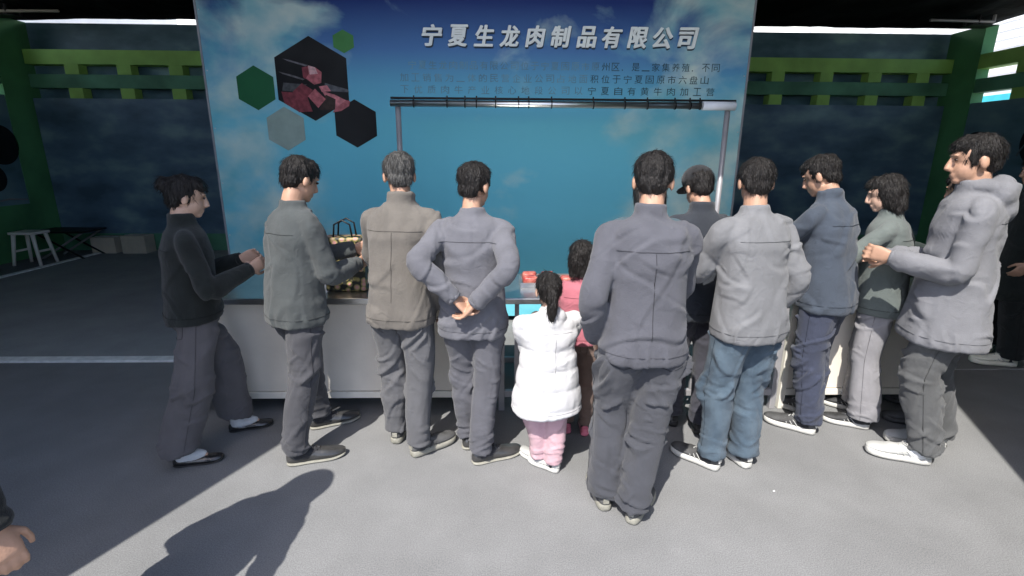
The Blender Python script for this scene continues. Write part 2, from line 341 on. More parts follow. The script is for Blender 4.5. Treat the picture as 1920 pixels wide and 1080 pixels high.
# ------------------------------------------------------------------ printed backdrop
BX0, BX1, BY, BZ1 = -2.655, 2.313, 5.0, 3.35
bd = empty('backdrop', ((BX0+BX1)/2, BY, 0), 'large blue-sky backdrop printed with white company lettering and green hexagons', 'backdrop')
def sky_print():
    m = bpy.data.materials.new('sky_print'); m.use_nodes = True; t = m.node_tree; n = t.nodes; b = n['Principled BSDF']
    b.inputs['Roughness'].default_value = 0.6; b.inputs['Specular IOR Level'].default_value = 0.15
    geo = n.new('ShaderNodeTexCoord'); sx = n.new('ShaderNodeSeparateXYZ'); t.links.new(geo.outputs['Object'], sx.inputs[0])
    def rng(inp, a, b_, c=0, d=1):
        r = n.new('ShaderNodeMapRange'); r.inputs[1].default_value = a; r.inputs[2].default_value = b_; r.inputs[3].default_value = c; r.inputs[4].default_value = d
        t.links.new(inp, r.inputs[0]); return r.outputs[0]
    def math_(op, a, b_):
        q = n.new('ShaderNodeMath'); q.operation = op; q.use_clamp = True
        for i, v in enumerate((a, b_)):
            if isinstance(v, (int, float)): q.inputs[i].default_value = v
            else: t.links.new(v, q.inputs[i])
        return q.outputs[0]
    g = n.new('ShaderNodeValToRGB'); el = g.color_ramp.elements
    el[0].position = 0; el[0].color = (0.16, 0.55, 0.66, 1); el[1].position = 1; el[1].color = (0.02, 0.042, 0.18, 1)
    q = el.new(0.33); q.color = (0.14, 0.43, 0.6, 1); q = el.new(0.62); q.color = (0.09, 0.21, 0.44, 1)
    t.links.new(rng(sx.outputs['Z'], 1.95, 3.0), g.inputs[0])
    mp = n.new('ShaderNodeMapping'); mp.inputs['Scale'].default_value = (1, 1, 1.4); mp.inputs['Rotation'].default_value = (0, R(-28), 0)
    t.links.new(geo.outputs['Object'], mp.inputs[0])
    c = n.new('ShaderNodeTexNoise'); c.inputs['Scale'].default_value = 1.15; c.inputs['Detail'].default_value = 9; c.inputs['Roughness'].default_value = 0.52
    c.inputs['Distortion'].default_value = 0.35; t.links.new(mp.outputs[0], c.inputs[0])
    cn = c.outputs[0]
    # cloud cover: thick at the right end and in streaks at the left end, thin in the middle
    right = rng(sx.outputs['X'], 0.9, 2.35); left = rng(sx.outputs['X'], -0.95, -2.0)
    cov = math_('MAXIMUM', right, math_('MULTIPLY', left, 0.8))
    thr = math_('MULTIPLY', cov, 0.29)
    cl = rng(math_('ADD', cn, thr), 0.60, 0.76)
    c2 = n.new('ShaderNodeTexNoise'); c2.inputs['Scale'].default_value = 2.2; c2.inputs['Detail'].default_value = 6; t.links.new(mp.outputs[0], c2.inputs[0])
    cc = n.new('ShaderNodeValToRGB'); cc.color_ramp.elements[0].position = 0.35; cc.color_ramp.elements[1].position = 0.7
    cc.color_ramp.elements[0].color = (0.18, 0.5, 0.55, 1); cc.color_ramp.elements[1].color = (0.72, 0.8, 0.68, 1)
    t.links.new(c2.outputs[0], cc.inputs[0])
    mx = n.new('ShaderNodeMixRGB'); t.links.new(math_('MULTIPLY', cl, 0.85), mx.inputs[0]); t.links.new(g.outputs[0], mx.inputs[1]); t.links.new(cc.outputs[0], mx.inputs[2])
    rp = n.new('ShaderNodeTexNoise'); rp.inputs['Scale'].default_value = 1.6; rp.inputs['Detail'].default_value = 2; t.links.new(mp.outputs[0], rp.inputs[0])
    bp = n.new('ShaderNodeBump'); bp.inputs['Strength'].default_value = 0.6; bp.inputs['Distance'].default_value = 0.08; t.links.new(rp.outputs[0], bp.inputs['Height']); t.links.new(bp.outputs[0], b.inputs['Normal'])
    t.links.new(mx.outputs[0], b.inputs['Base Color']); return m
MB().box(BX0, BX1, BY, BY+0.04, 0.06, BZ1).build('printed_board', sky_print(), bd)
fm = M['silver']
MB().box(BX0-0.018, BX0-0.001, BY-0.006, BY+0.05, 0, BZ1+0.02).build('frame_upright', M['grey_steel'], bd)
MB().box(BX1+0.001, BX1+0.018, BY-0.006, BY+0.05, 0, BZ1+0.02).build('frame_upright', M['grey_steel'], bd)
for x in [BX0+0.02, BX1-0.02]:
    for z in (0.4, 0.9, 1.4, 1.9, 2.4, 2.9):
        MB().tube([(x, BY-0.005, z), (x, BY, z)], 0.006, 8).build('screw', M['silver'], bd)
for x in (-2.2, -0.2, 1.9):
    MB().tube([(x, BY+0.06, 2.6), (x, BY+0.75, 0.01)], 0.018).build('rear_brace', M['grey_steel'], bd)
def glyph(ch, x, z, h, wd, depth, m, name, y, bold=0.0, shear=0.0, spacing=1.0, fat=()):
    cu = bpy.data.curves.new('g', 'FONT'); cu.body = ch; cu.size = 1; cu.extrude = 0.5; cu.offset = bold; cu.shear = shear
    cu.resolution_u = 3; cu.space_character = spacing
    ob = bpy.data.objects.new('g', cu); C.objects.link(ob); bpy.context.view_layer.update()
    me = bpy.data.meshes.new_from_object(ob); bpy.data.objects.remove(ob)
    a = np.empty(len(me.vertices)*3); me.vertices.foreach_get('co', a); a = a.reshape(-1, 3)
    mn, mxx = a.min(0), a.max(0)
    s = wd/(mxx[0]-mn[0]) if wd else h; sz = h/(mxx[1]-mn[1]) if wd else h
    out = np.stack([(a[:, 0]-mn[0])*s+x, y-(a[:, 2]+0.5)*depth, (a[:, 1]-(mn[1] if wd else 0))*sz+z], 1)
    me.vertices.foreach_set('co', out.ravel()); me.update()
    if fat:
        bmm = bmesh.new(); bmm.from_mesh(me)
        for q_, (dx, dz) in enumerate(fat):
            c_ = me.copy(); c_.transform(Matrix.Translation((dx, -0.0004*(q_+1), dz))); bmm.from_mesh(c_); bpy.data.meshes.remove(c_)
        bmm.to_mesh(me); bmm.free()
    return link(name, me, m, bd)
M['letter_white'] = mat('letter_white', (0.9, 0.92, 0.86), 0.5, var=0.03)
M['ink'] = mat('ink', (0.03, 0.07, 0.08), 0.6, var=0.2)
M['ink_faint'] = mat('ink_faint', (0.14, 0.27, 0.33), 0.6, var=0.25)
M['letter_side'] = mat('letter_side', (0.03, 0.05, 0.08), 0.6)
title = '宁夏生龙肉制品有限公司'
x0, pitch = -0.682, 0.2322
for i, ch in enumerate(title):
    x = x0+i*pitch; wdt = 0.178
    glyph(ch, x+0.006, 2.612, 0.176, wdt, 0.010, M['letter_side'], 'letter_shadow_print', BY+0.001, 0.015, 0.18, fat=((0.0045, 0), (-0.0045, 0), (0.0, 0.003)))
    glyph(ch, x, 2.622, 0.176, wdt, 0.016, M['letter_white'], 'letter', BY-0.012, 0.015, 0.18, fat=((0.0045, 0), (-0.0045, 0), (0.0, 0.003)))
for z, x, s_, sc in ((2.432, -0.82, '宁夏生龙肉制品有限公司位于宁夏固原市原州区,是一家集养殖,不同', 0.087),
                 (2.325, -0.90, '加工销售为一体的民营企业公司占地面积位于宁夏固原市六盘山', 0.087), (2.222, -0.90, '下优质肉牛产业核心地段公司以宁夏自有黄牛肉加工营', 0.087)):
    n_ = len(s_); x1 = 2.075 if z != 2.325 else 1.99
    split = int(n_*0.62)
    st = (x1-x)/n_
    for k, ch in enumerate(s_):
        glyph(ch, x+k*st, z, 0.07 if ch not in ',一' else (0.014 if ch == ',' else 0.008), min(st*0.78, 0.075) if ch != ',' else 0.012, 0.001, M['ink_faint'] if k < split else M['ink'], 'small_character', BY-0.001)
def hexa(cx, cz, rw, rh, m, name, y=BY-0.001, sk=0.0):
    pts = [(cx, y, cz+rh), (cx+rw, y, cz+rh*0.5), (cx+rw, y, cz-rh*0.5), (cx, y, cz-rh), (cx-rw, y, cz-rh*0.5), (cx-rw, y, cz+rh*0.5)]
    return MB().poly(pts, 0.003, (0, -1, 0)).build(name, m, bd)
M['hex_dark'] = mat('hex_dark_green', (0.012, 0.115, 0.04), 0.5, var=0.05)
M['hex_light'] = mat('hex_light_green', (0.055, 0.22, 0.05), 0.5, var=0.1)
M['hex_black'] = mat('hex_photo_dark', (0.014, 0.013, 0.013), 0.7, scale=1.4, col2=(0.03, 0.03, 0.03), spec=0.15)
hexa(-2.216, 2.255, 0.166, 0.192, M['hex_dark'], 'hexagon_print')
hexa(-1.70, 2.335, 0.322, 0.362, M['hex_black'], 'photo_hexagon')
hexa(-1.392, 2.655, 0.092, 0.098, M['hex_light'], 'hexagon_print')
hexa(-1.33, 1.95, 0.19, 0.215, M['hex_black'], 'photo_hexagon')
hexa(-1.98, 1.90, 0.17, 0.195, mat('hex_pale', (0.3, 0.38, 0.33), 0.5), 'hexagon_print')
# the meat cubes of the printed photograph, as flat print
P0x, P0z, PW = -1.70, 2.335, 0.322
def pp(pts, m, y, name='meat_print'):
    # points in the crop's pixels (500..760 x 30..210 at 6x)
    out = []
    for (a, b_) in pts:
        px_, py_ = 500+a/6, 30+b_/6
        out.append(((px_-583.5)*0.00492-1.70, y, 2.335-(py_-140)*0.00466))
    MB().poly(out, 0.0006, (0, -1, 0)).build(name, m, bd)
mr = lambda nm, c, v=0.3: mat(nm, c, 0.5, scale=26, var=v)
A_, B_, C_, D_, E_ = mr('meat_a', (0.42, 0.11, 0.12)), mr('meat_b', (0.2, 0.035, 0.045)), mr('meat_c', (0.55, 0.18, 0.19)), mr('meat_d', (0.035, 0.018, 0.012)), mr('meat_e', (0.62, 0.36, 0.35))
pp([(150, 800), (420, 820), (470, 1000), (330, 1030), (170, 930)], B_, BY-0.0042)
pp([(180, 700), (440, 720), (300, 800), (160, 790)], mr('grey_print', (0.07, 0.07, 0.07)), BY-0.0040)
pp([(640, 700), (890, 770), (900, 800), (620, 790)], mr('grey_print2', (0.09, 0.09, 0.095)), BY-0.0041)
pp([(470, 510), (545, 530), (612, 580), (600, 700), (520, 720), (430, 650)], A_, BY-0.0046)
pp([(470, 510), (545, 530), (570, 600), (480, 610)], E_, BY-0.0050)
pp([(400, 530), (465, 520), (470, 600), (430, 660), (405, 640)], B_, BY-0.0050)
pp([(200, 440), (260, 450), (470, 508), (440, 520), (250, 465)], mr('tong_print', (0.14, 0.13, 0.14)), BY-0.0054, 'tong_print')
pp([(140, 580), (300, 620), (420, 660), (400, 672), (180, 605)], mr('tong_print2', (0.12, 0.11, 0.11)), BY-0.0056, 'tong_print')
pp([(275, 800), (385, 705), (500, 780), (430, 870), (300, 880)], B_, BY-0.0058)
pp([(570, 740), (660, 725), (700, 790), (600, 800)], C_, BY-0.0058)
pp([(600, 790), (740, 830), (860, 890), (830, 960), (740, 1000), (640, 860)], C_, BY-0.0062)
pp([(640, 830), (745, 880), (730, 1000), (560, 1000), (600, 900)], D_, BY-0.0066)
pp([(440, 850), (525, 765), (635, 880), (545, 980)], A_, BY-0.0070)
pp([(290, 880), (400, 880), (480, 1020), (320, 1030)], B_, BY-0.0070)
pp([(740, 980), (860, 890), (905, 900), (890, 955), (800, 1010), (700, 1030)], A_, BY-0.0070)
for o in bd.children: rel(o, bd)

# steel hanging rack with a long rail in front of the backdrop
rk = empty('hanging_rack', (0.5, 4.2, 0), 'steel rail carried on two uprights in front of the blue backdrop', 'rack')
MB().tube([(-0.84, 4.2, 2.062), (1.62, 4.2, 2.062)], 0.026, 14).build('rail', M['steel'], rk, True)
MB().tube([(1.62, 4.2, 2.062), (1.88, 4.2, 2.062)], 0.034, 14).build('rail_sleeve', mat('white_sleeve', (0.75, 0.78, 0.82), 0.5), rk, True)
MB().tube([(-0.84, 4.215, 2.102), (1.89, 4.215, 2.102)], 0.009, 8).build('cord', M['black_metal'], rk)
for x in (-0.79, 1.84):
    MB().tube([(x, 4.235, 0.02), (x, 4.235, 2.05)], 0.022, 12).build('upright', M['grey_steel'], rk, True)
    MB().box(x-0.03, x+0.03, 3.95, 4.52, 0.0, 0.03, 0.005).build('foot', M['black_metal'], rk)
for x in (-0.66, -0.40, -0.26, -0.17, -0.02, 0.16, 0.24, 0.42, 0.75, 1.0, 1.18, 1.40, 1.52, 1.6):
    MB().tube([(x-0.004, 4.2, 2.062), (x+0.004, 4.2, 2.062)], 0.031, 12).build('clamp_ring', M['black_metal'], rk)
    MB().tube([(x, 4.21, 2.09), (x, 4.213, 2.122)], 0.006, 6).build('clamp_bolt', M['black_metal'], rk)
for o in rk.children: rel(o, rk)

# ------------------------------------------------------------------ counters
CY = 3.10
def counter(x0, x1, label, front):
    c = empty('sales_counter', ((x0+x1)/2, CY+0.3, 0), label, 'counter')
    MB().box(x0-0.02, x1+0.02, CY-0.03, CY+0.66, 0.76, 0.80, 0.006).build('counter_top', M['steel'], c)
    for x in (x0+0.02, x1-0.02):
        for y in (CY+0.02, CY+0.6):
            MB().box(x-0.02, x+0.02, y-0.02, y+0.02, 0.0, 0.76, 0.003).build('leg', M['cream_paint'] if front else M['grey_steel'], c)
    MB().box(x0+0.04, x1-0.04, CY, CY+0.035, 0.10, 0.145, 0.004).build('lower_rail', M['cream_paint'] if front else M['grey_steel'], c)
    MB().box(x0+0.04, x1-0.04, CY+0.58, CY+0.615, 0.10, 0.145, 0.004).build('lower_rail', M['cream_paint'] if front else M['grey_steel'], c)
    if front:
        n = max(1, round((x1-x0)/0.62)); ww = (x1-x0-0.08)/n
        for k in range(n):
            MB().box(x0+0.04+ww*k+0.004, x0+0.04+ww*(k+1)-0.004, CY+0.012, CY+0.03, 0.149, 0.755, 0.003).build('front_panel', M['cream_panel'], c)
        MB().box(x0+0.04, x1-0.04, CY+0.036, CY+0.578, 0.135, 0.15).build('shelf', M['cream_panel'], c)
    else:
        x = x0+0.12
        while x < x1-0.08:
            MB().box(x-0.014, x+0.014, CY+0.008, CY+0.03, 0.149, 0.755).build('upright_bar', M['grey_steel'], c); x += 0.17
    for o in c.children: rel(o, c)
counter(-2.05, -0.02, 'long cream-fronted counter on a pale lower rail, behind the men at the left', True)
counter(0.0, 1.9, 'open steel counter with grey upright bars behind the child in the white coat', False)
counter(1.92, 3.1, 'short cream-fronted counter behind the queue at the right', True)

def tray(x, y, label, n, where):
    t = empty('meat_tray', (x, y, 0.80), label, 'tray')
    MB().box(x-0.2, x+0.2, y-0.14, y+0.14, 0.801, 0.808).box(x-0.2, x-0.192, y-0.14, y+0.14, 0.806, 0.84).box(x+0.192, x+0.2, y-0.14, y+0.14, 0.806, 0.84)\
        .box(x-0.192, x+0.192, y-0.14, y-0.132, 0.806, 0.84).box(x-0.192, x+0.192, y+0.132, y+0.14, 0.806, 0.84).build('tray_pan', M['steel'], t)
    for o in t.children: rel(o, t)
    for k in range(n):
        px_, py_ = x-0.13+0.13*(k % 3), y-0.06+0.12*(k//3)
        b = MB().box(px_-0.05, px_+0.05, py_-0.045, py_+0.045, 0.809, 0.87, 0.016)
        for v_ in b.bm.verts: v_.co += Vector((noise.noise(v_.co*14), noise.noise(v_.co*14+Vector((5, 0, 0))), 0))*0.012
        q = b.build('beef_cut', M['meat'], None, True)
        tag(q, 'red beef cut, %s %s of the tray %s' % (('front', 'back')[k//3], ('left', 'middle', 'right')[k % 3], where), 'beef', 'beef cuts in the trays')
tray(-1.15, 3.45, 'shallow steel tray of beef on the cream counter at the left', 6, 'beside the floral bag')
tray(0.35, 3.45, 'shallow steel tray of beef on the open steel counter behind the child', 5, 'beyond the child in white')
tray(1.55, 3.45, 'shallow steel tray of beef on the open steel counter behind the man in jeans', 5, 'beyond the man in jeans')

# floral carrier bag standing on the counter
fb = empty('floral_bag', (-1.0, 3.3, 0.8), 'black carrier bag with a pink floral print standing on the counter', 'bag')
fmt = bpy.data.materials.new('floral_print'); fmt.use_nodes = True; t_ = fmt.node_tree; nn = t_.nodes
vo = nn.new('ShaderNodeTexVoronoi'); vo.inputs['Scale'].default_value = 26; cr = nn.new('ShaderNodeValToRGB'); tc_ = nn.new('ShaderNodeTexCoord')
el = cr.color_ramp.elements; el[0].position = 0.25; el[0].color = (0.55, 0.28, 0.25, 1); el[1].position = 0.6; el[1].color = (0.02, 0.02, 0.015, 1); q = el.new(0.42); q.color = (0.35, 0.3, 0.1, 1)
t_.links.new(tc_.outputs['Object'], vo.inputs[0]); t_.links.new(vo.outputs[0], cr.inputs[0]); t_.links.new(cr.outputs[0], nn['Principled BSDF'].inputs['Base Color'])
b = MB().box(-0.13, 0.13, -0.07, 0.07, 0.002, 0.36, 0.012); b.build('bag_body', fmt, fb)
for y in (-0.05, 0.05):
    MB().tube([(-0.06, y, 0.355), (-0.05, y, 0.44), (0, y, 0.47), (0.05, y, 0.44), (0.06, y, 0.355)], 0.006, 8).build('handle', M['black_metal'], fb, True)

# ------------------------------------------------------------------ things at the left rear
st = empty('stool', (-7.15, 7.85, 0), 'pale stool with splayed legs standing by the left wall', 'stool')
MB().box(-0.19, 0.19, -0.15, 0.15, 0.47, 0.51, 0.008).build('seat', M['white_plastic'], st)
for a in (-1, 1):
    for b_ in (-1, 1):
        MB().tube([(a*0.14, b_*0.11, 0.475), (a*0.2, b_*0.15, 0.0)], [0.028, 0.022], 8).build('leg', M['white_plastic'], st, True)
    MB().box(a*0.175-0.012, a*0.175+0.012, -0.12, 0.12, 0.2, 0.23).build('stretcher', M['white_plastic'], st)
tb = empty('folding_table', (-7.05, 8.45, 0), 'low black table with crossed legs against the left rear corner', 'table')
MB().box(-0.42, 0.42, -0.26, 0.26, 0.42, 0.45, 0.005).build('table_top', M['black_metal'], tb)
for a in (-1, 1):
    MB().tube([(-0.36, a*0.22, 0.42), (0.34, a*0.22, 0)], 0.016, 8).build('leg', M['black_metal'], tb)
    MB().tube([(0.36, a*0.2, 0.42), (-0.34, a*0.2, 0)], 0.016, 8).build('leg', M['grey_steel'], tb)
for k, (x, y, h, l) in enumerate(((-6.72, 8.8, 0.27, 'low open beige carton on the floor by the rear wall, left of the pair'), (-6.2, 8.78, 0.3, 'taller beige carton on the floor by the rear wall, right of the pair'))):
    c = empty('carton', (x, y, 0.008), l, 'box', 'cartons by the rear wall')
    MB().box(-0.2, 0.2, -0.13, 0.13, 0, h, 0.004).build('box_body', M['cardboard'], c)
    MB().box(-0.2, 0.2, -0.02, 0.02, h, h+0.003).build('tape', M['white_edge'], c)

# litter specks on the carpet
l = MB().poly([(1.42, 2.22, 0.004), (1.431, 2.222, 0.004), (1.429, 2.227, 0.006), (1.421, 2.226, 0.004)], 0.002, (0, 0, -1))
tag(l.build('paper_scrap', M['white_wall']), 'tiny white paper scrap on the sunlit carpet right of the middle man', 'litter')
# ------------------------------------------------------------------ people
def V(*a): return Vector(a)
def loft(path, radii, side, n=18, power=2.3):
    """Closed elliptical tube. path: points; radii: (half width along side, half depth); returns (verts, faces)."""
    vs, fs = [], []; side = Vector(side)
    P_ = [Vector(p) for p in path]
    for i, p in enumerate(P_):
        d = (P_[min(i+1, len(P_)-1)]-P_[max(i-1, 0)]).normalized()
        b = d.cross(side).normalized(); a = b.cross(d).normalized()
        rx, ry = radii[i] if isinstance(radii[i], tuple) else (radii[i], radii[i])
        for k in range(n):
            t = 2*math.pi*k/n; c, s = math.cos(t), math.sin(t)
            c = math.copysign(abs(c)**(2/power), c); s = math.copysign(abs(s)**(2/power), s)
            vs.append(p+a*rx*c+b*ry*s)
    for i in range(len(P_)-1):
        for k in range(n):
            fs.append((i*n+k, i*n+(k+1) % n, (i+1)*n+(k+1) % n, (i+1)*n+k))
    fs.append(tuple(range(n))[::-1]); fs.append(tuple((len(P_)-1)*n+k for k in range(n)))
    return vs, fs
def spline(keys, m):
    """Catmull-Rom through (point, rx, ry) keys, m steps each."""
    out_p, out_r = [], []
    K = [keys[0]]+list(keys)+[keys[-1]]
    for i in range(1, len(K)-2):
        for s in range(m):
            t = s/m
            def cr(a, b, c, d): return 0.5*((2*b)+(c-a)*t+(2*a-5*b+4*c-d)*t*t+(3*b-a-3*c+d)*t**3)
            out_p.append(cr(K[i-1][0], K[i][0], K[i+1][0], K[i+2][0]))
            out_r.append((max(0.004, cr(K[i-1][1], K[i][1], K[i+1][1], K[i+2][1])), max(0.004, cr(K[i-1][2], K[i][2], K[i+1][2], K[i+2][2]))))
    out_p.append(keys[-1][0]); out_r.append((keys[-1][1], keys[-1][2]))
    return out_p, out_r
def ell(c, r, fr=None, nu=16, nv=10):
    """Ellipsoid; fr = (side, forward, up) axes."""
    fr = fr or (V(1, 0, 0), V(0, 1, 0), V(0, 0, 1)); c = Vector(c)
    vs = [c-fr[2]*r[2]]; fs = []
    for j in range(1, nv):
        ph = -math.pi/2+math.pi*j/nv
        for i in range(nu):
            th = 2*math.pi*i/nu
            vs.append(c+fr[0]*(r[0]*math.cos(ph)*math.cos(th))+fr[1]*(r[1]*math.cos(ph)*math.sin(th))+fr[2]*(r[2]*math.sin(ph)))
    vs.append(c+fr[2]*r[2]); top = len(vs)-1
    for i in range(nu):
        fs.append((0, 1+(i+1) % nu, 1+i))
        for j in range(nv-2): fs.append((1+j*nu+i, 1+j*nu+(i+1) % nu, 1+(j+1)*nu+(i+1) % nu, 1+(j+1)*nu+i))
        fs.append((1+(nv-2)*nu+i, 1+(nv-2)*nu+(i+1) % nu, top))
    return vs, fs
def fuse(pieces, voxel, smooth=4, ratio=None):
    """Weld overlapping closed pieces into one continuous surface."""
    vs, fs = [], []
    for a, b in pieces:
        o = len(vs); vs += a; fs += [tuple(o+i for i in f) for f in b]
    me = bpy.data.meshes.new('x'); me.from_pydata([tuple(v) for v in vs], [], fs)
    bm_ = bmesh.new(); bm_.from_mesh(me); bmesh.ops.recalc_face_normals(bm_, faces=bm_.faces); bm_.to_mesh(me); bm_.free()
    ob = bpy.data.objects.new('x', me); C.objects.link(ob)
    r = ob.modifiers.new('r', 'REMESH'); r.mode = 'VOXEL'; r.voxel_size = voxel
    s = ob.modifiers.new('s', 'SMOOTH'); s.factor = 0.5; s.iterations = smooth
    if ratio: d = ob.modifiers.new('d', 'DECIMATE'); d.ratio = ratio
    dg = bpy.context.evaluated_depsgraph_get(); dg.update()
    out = bpy.data.meshes.new_from_object(ob.evaluated_get(dg))
    bpy.data.objects.remove(ob); return out
def getv(me):
    a = np.empty(len(me.vertices)*3); me.vertices.foreach_get('co', a); return a.reshape(-1, 3)
def getn(me):
    a = np.empty(len(me.vertices)*3); me.vertex_normals.foreach_get('vector', a); return a.reshape(-1, 3)
def wrinkle(me, fn):
    """fn(p) -> signed displacement along the normal."""
    a = getv(me); n = getn(me)
    d = np.array([fn(p) for p in a]); me.vertices.foreach_set('co', (a+n*d[:, None]).ravel()); me.update()
def ridge(x, y, z, k):
    return 1-min(1, abs(noise.noise(Vector((x, y, z))))*k)

def fold(p, seed, fa, fc, tilt, warp=0.3):
    """Elongated cloth folds: a soft bulge with a narrow crease beside it."""
    x, y, z = p
    wz = warp*noise.noise(Vector((x*3.1+seed, y*3.1, z*3.1+seed)))
    u = x*math.cos(tilt)+z*math.sin(tilt); v = z*math.cos(tilt)-x*math.sin(tilt)
    n_ = noise.noise(Vector((u*fa+seed, y*fa, (v+wz*0.35)*fc)))
    return max(0.0, 1-abs(n_)*3.0)**1.3-0.8*max(0.0, 1-abs(n_-0.16)*8.5)
def smst(a, b, v):
    t = min(1, max(0, (v-a)/(b-a))); return t*t*(3-2*t)
def trouser_fn(hz, kz, seed, amp, jean):
    def f(p):
        x, y, z = p
        an = math.exp(-((z-0.13)/0.07)**2); kn = math.exp(-((z-kz+.03)/0.10)**2); cr = math.exp(-((z-hz+0.10)/0.13)**2)
        msk = smst(-.12, .2, noise.noise(Vector((x*6+seed, y*6, z*5+seed)))); m2 = smst(-.05, .25, noise.noise(Vector((x*6+seed*2, y*6, z*4))))
        f1 = fold(p, seed, 4, 17, 0.15); f2 = fold(p, seed*1.7, 3, 11, 0.8); f3 = fold(p, seed*2.3, 3, 11, -0.75)
        f4 = fold(p, seed*3.1, 1.6, 10, 1.45)
        d = amp*(an*.75*f1+kn*msk*(f2*.7+f1*.5)+cr*.8*(f2 if msk > m2 else f3)*max(msk, m2)+.55*msk*f2+.4*m2*f3+.28*f4*(1-an))
        return d-amp*.1+.006*noise.noise(Vector((x*6+seed, y*6, z*4)))
    return f
def jacket_fn(seed, amp, zt):
    def f(p):
        x, y, z = p
        msk = smst(-.15, .2, noise.noise(Vector((x*5+seed, y*5, z*4+seed)))); m2 = smst(-.1, .25, noise.noise(Vector((x*5+seed*2, y*5, z*4))))
        f2 = fold(p, seed*1.7, 2.5, 8, 0.7); f3 = fold(p, seed*2.3, 2.5, 8, -0.65); f4 = fold(p, seed*3.1, 1.6, 8, 1.4)
        hem = math.exp(-((z-zt-.04)/0.05)**2)
        return amp*(.62*msk*f2+.5*m2*f3+.3*f4+.5*hem*fold(p, seed, 2, 12, 1.5))-amp*.05+.006*noise.noise(Vector((x*5+seed, y*5, z*4)))
    return f

from mathutils.bvhtree import BVHTree
seam_cache = {}
def seam_of(m):
    if m.name not in seam_cache:
        c = [x for x in m.node_tree.nodes if x.type == 'VALTORGB'][0].color_ramp.elements[0].color
        seam_cache[m.name] = mat('seam_'+m.name, tuple(v_*.62 for v_ in c[:3]), .9)
    return seam_cache[m.name]
def seams(root, base, me, lines, name, m):
    """Thin stitched seams laid on a garment: lines of (origin, direction) rays; me already relative to base."""
    bvh = BVHTree.FromPolygons([v_.co.copy() for v_ in me.vertices], [tuple(p.vertices) for p in me.polygons])
    q = MB(); n_ = 0
    for rays in lines:
        pts = []
        for o, d in rays:
            h = bvh.ray_cast(o-base, d.normalized(), 2.0)
            if h[0] is not None: pts.append(h[0]+h[1]*.0012)
            elif len(pts) > 2: q.tube(pts, .0016, 4, False); pts = []; n_ += 1
            else: pts = []
        pts = [p for k_, p in enumerate(pts) if k_ == 0 or (p-pts[k_-1]).length < .06]
        if len(pts) > 2: q.tube(pts, .0016, 4, False); n_ += 1
    if n_: tag(q.build(name, m, root, True), kind='stuff')
    else: q.bm.free()
shoe_cache = {}
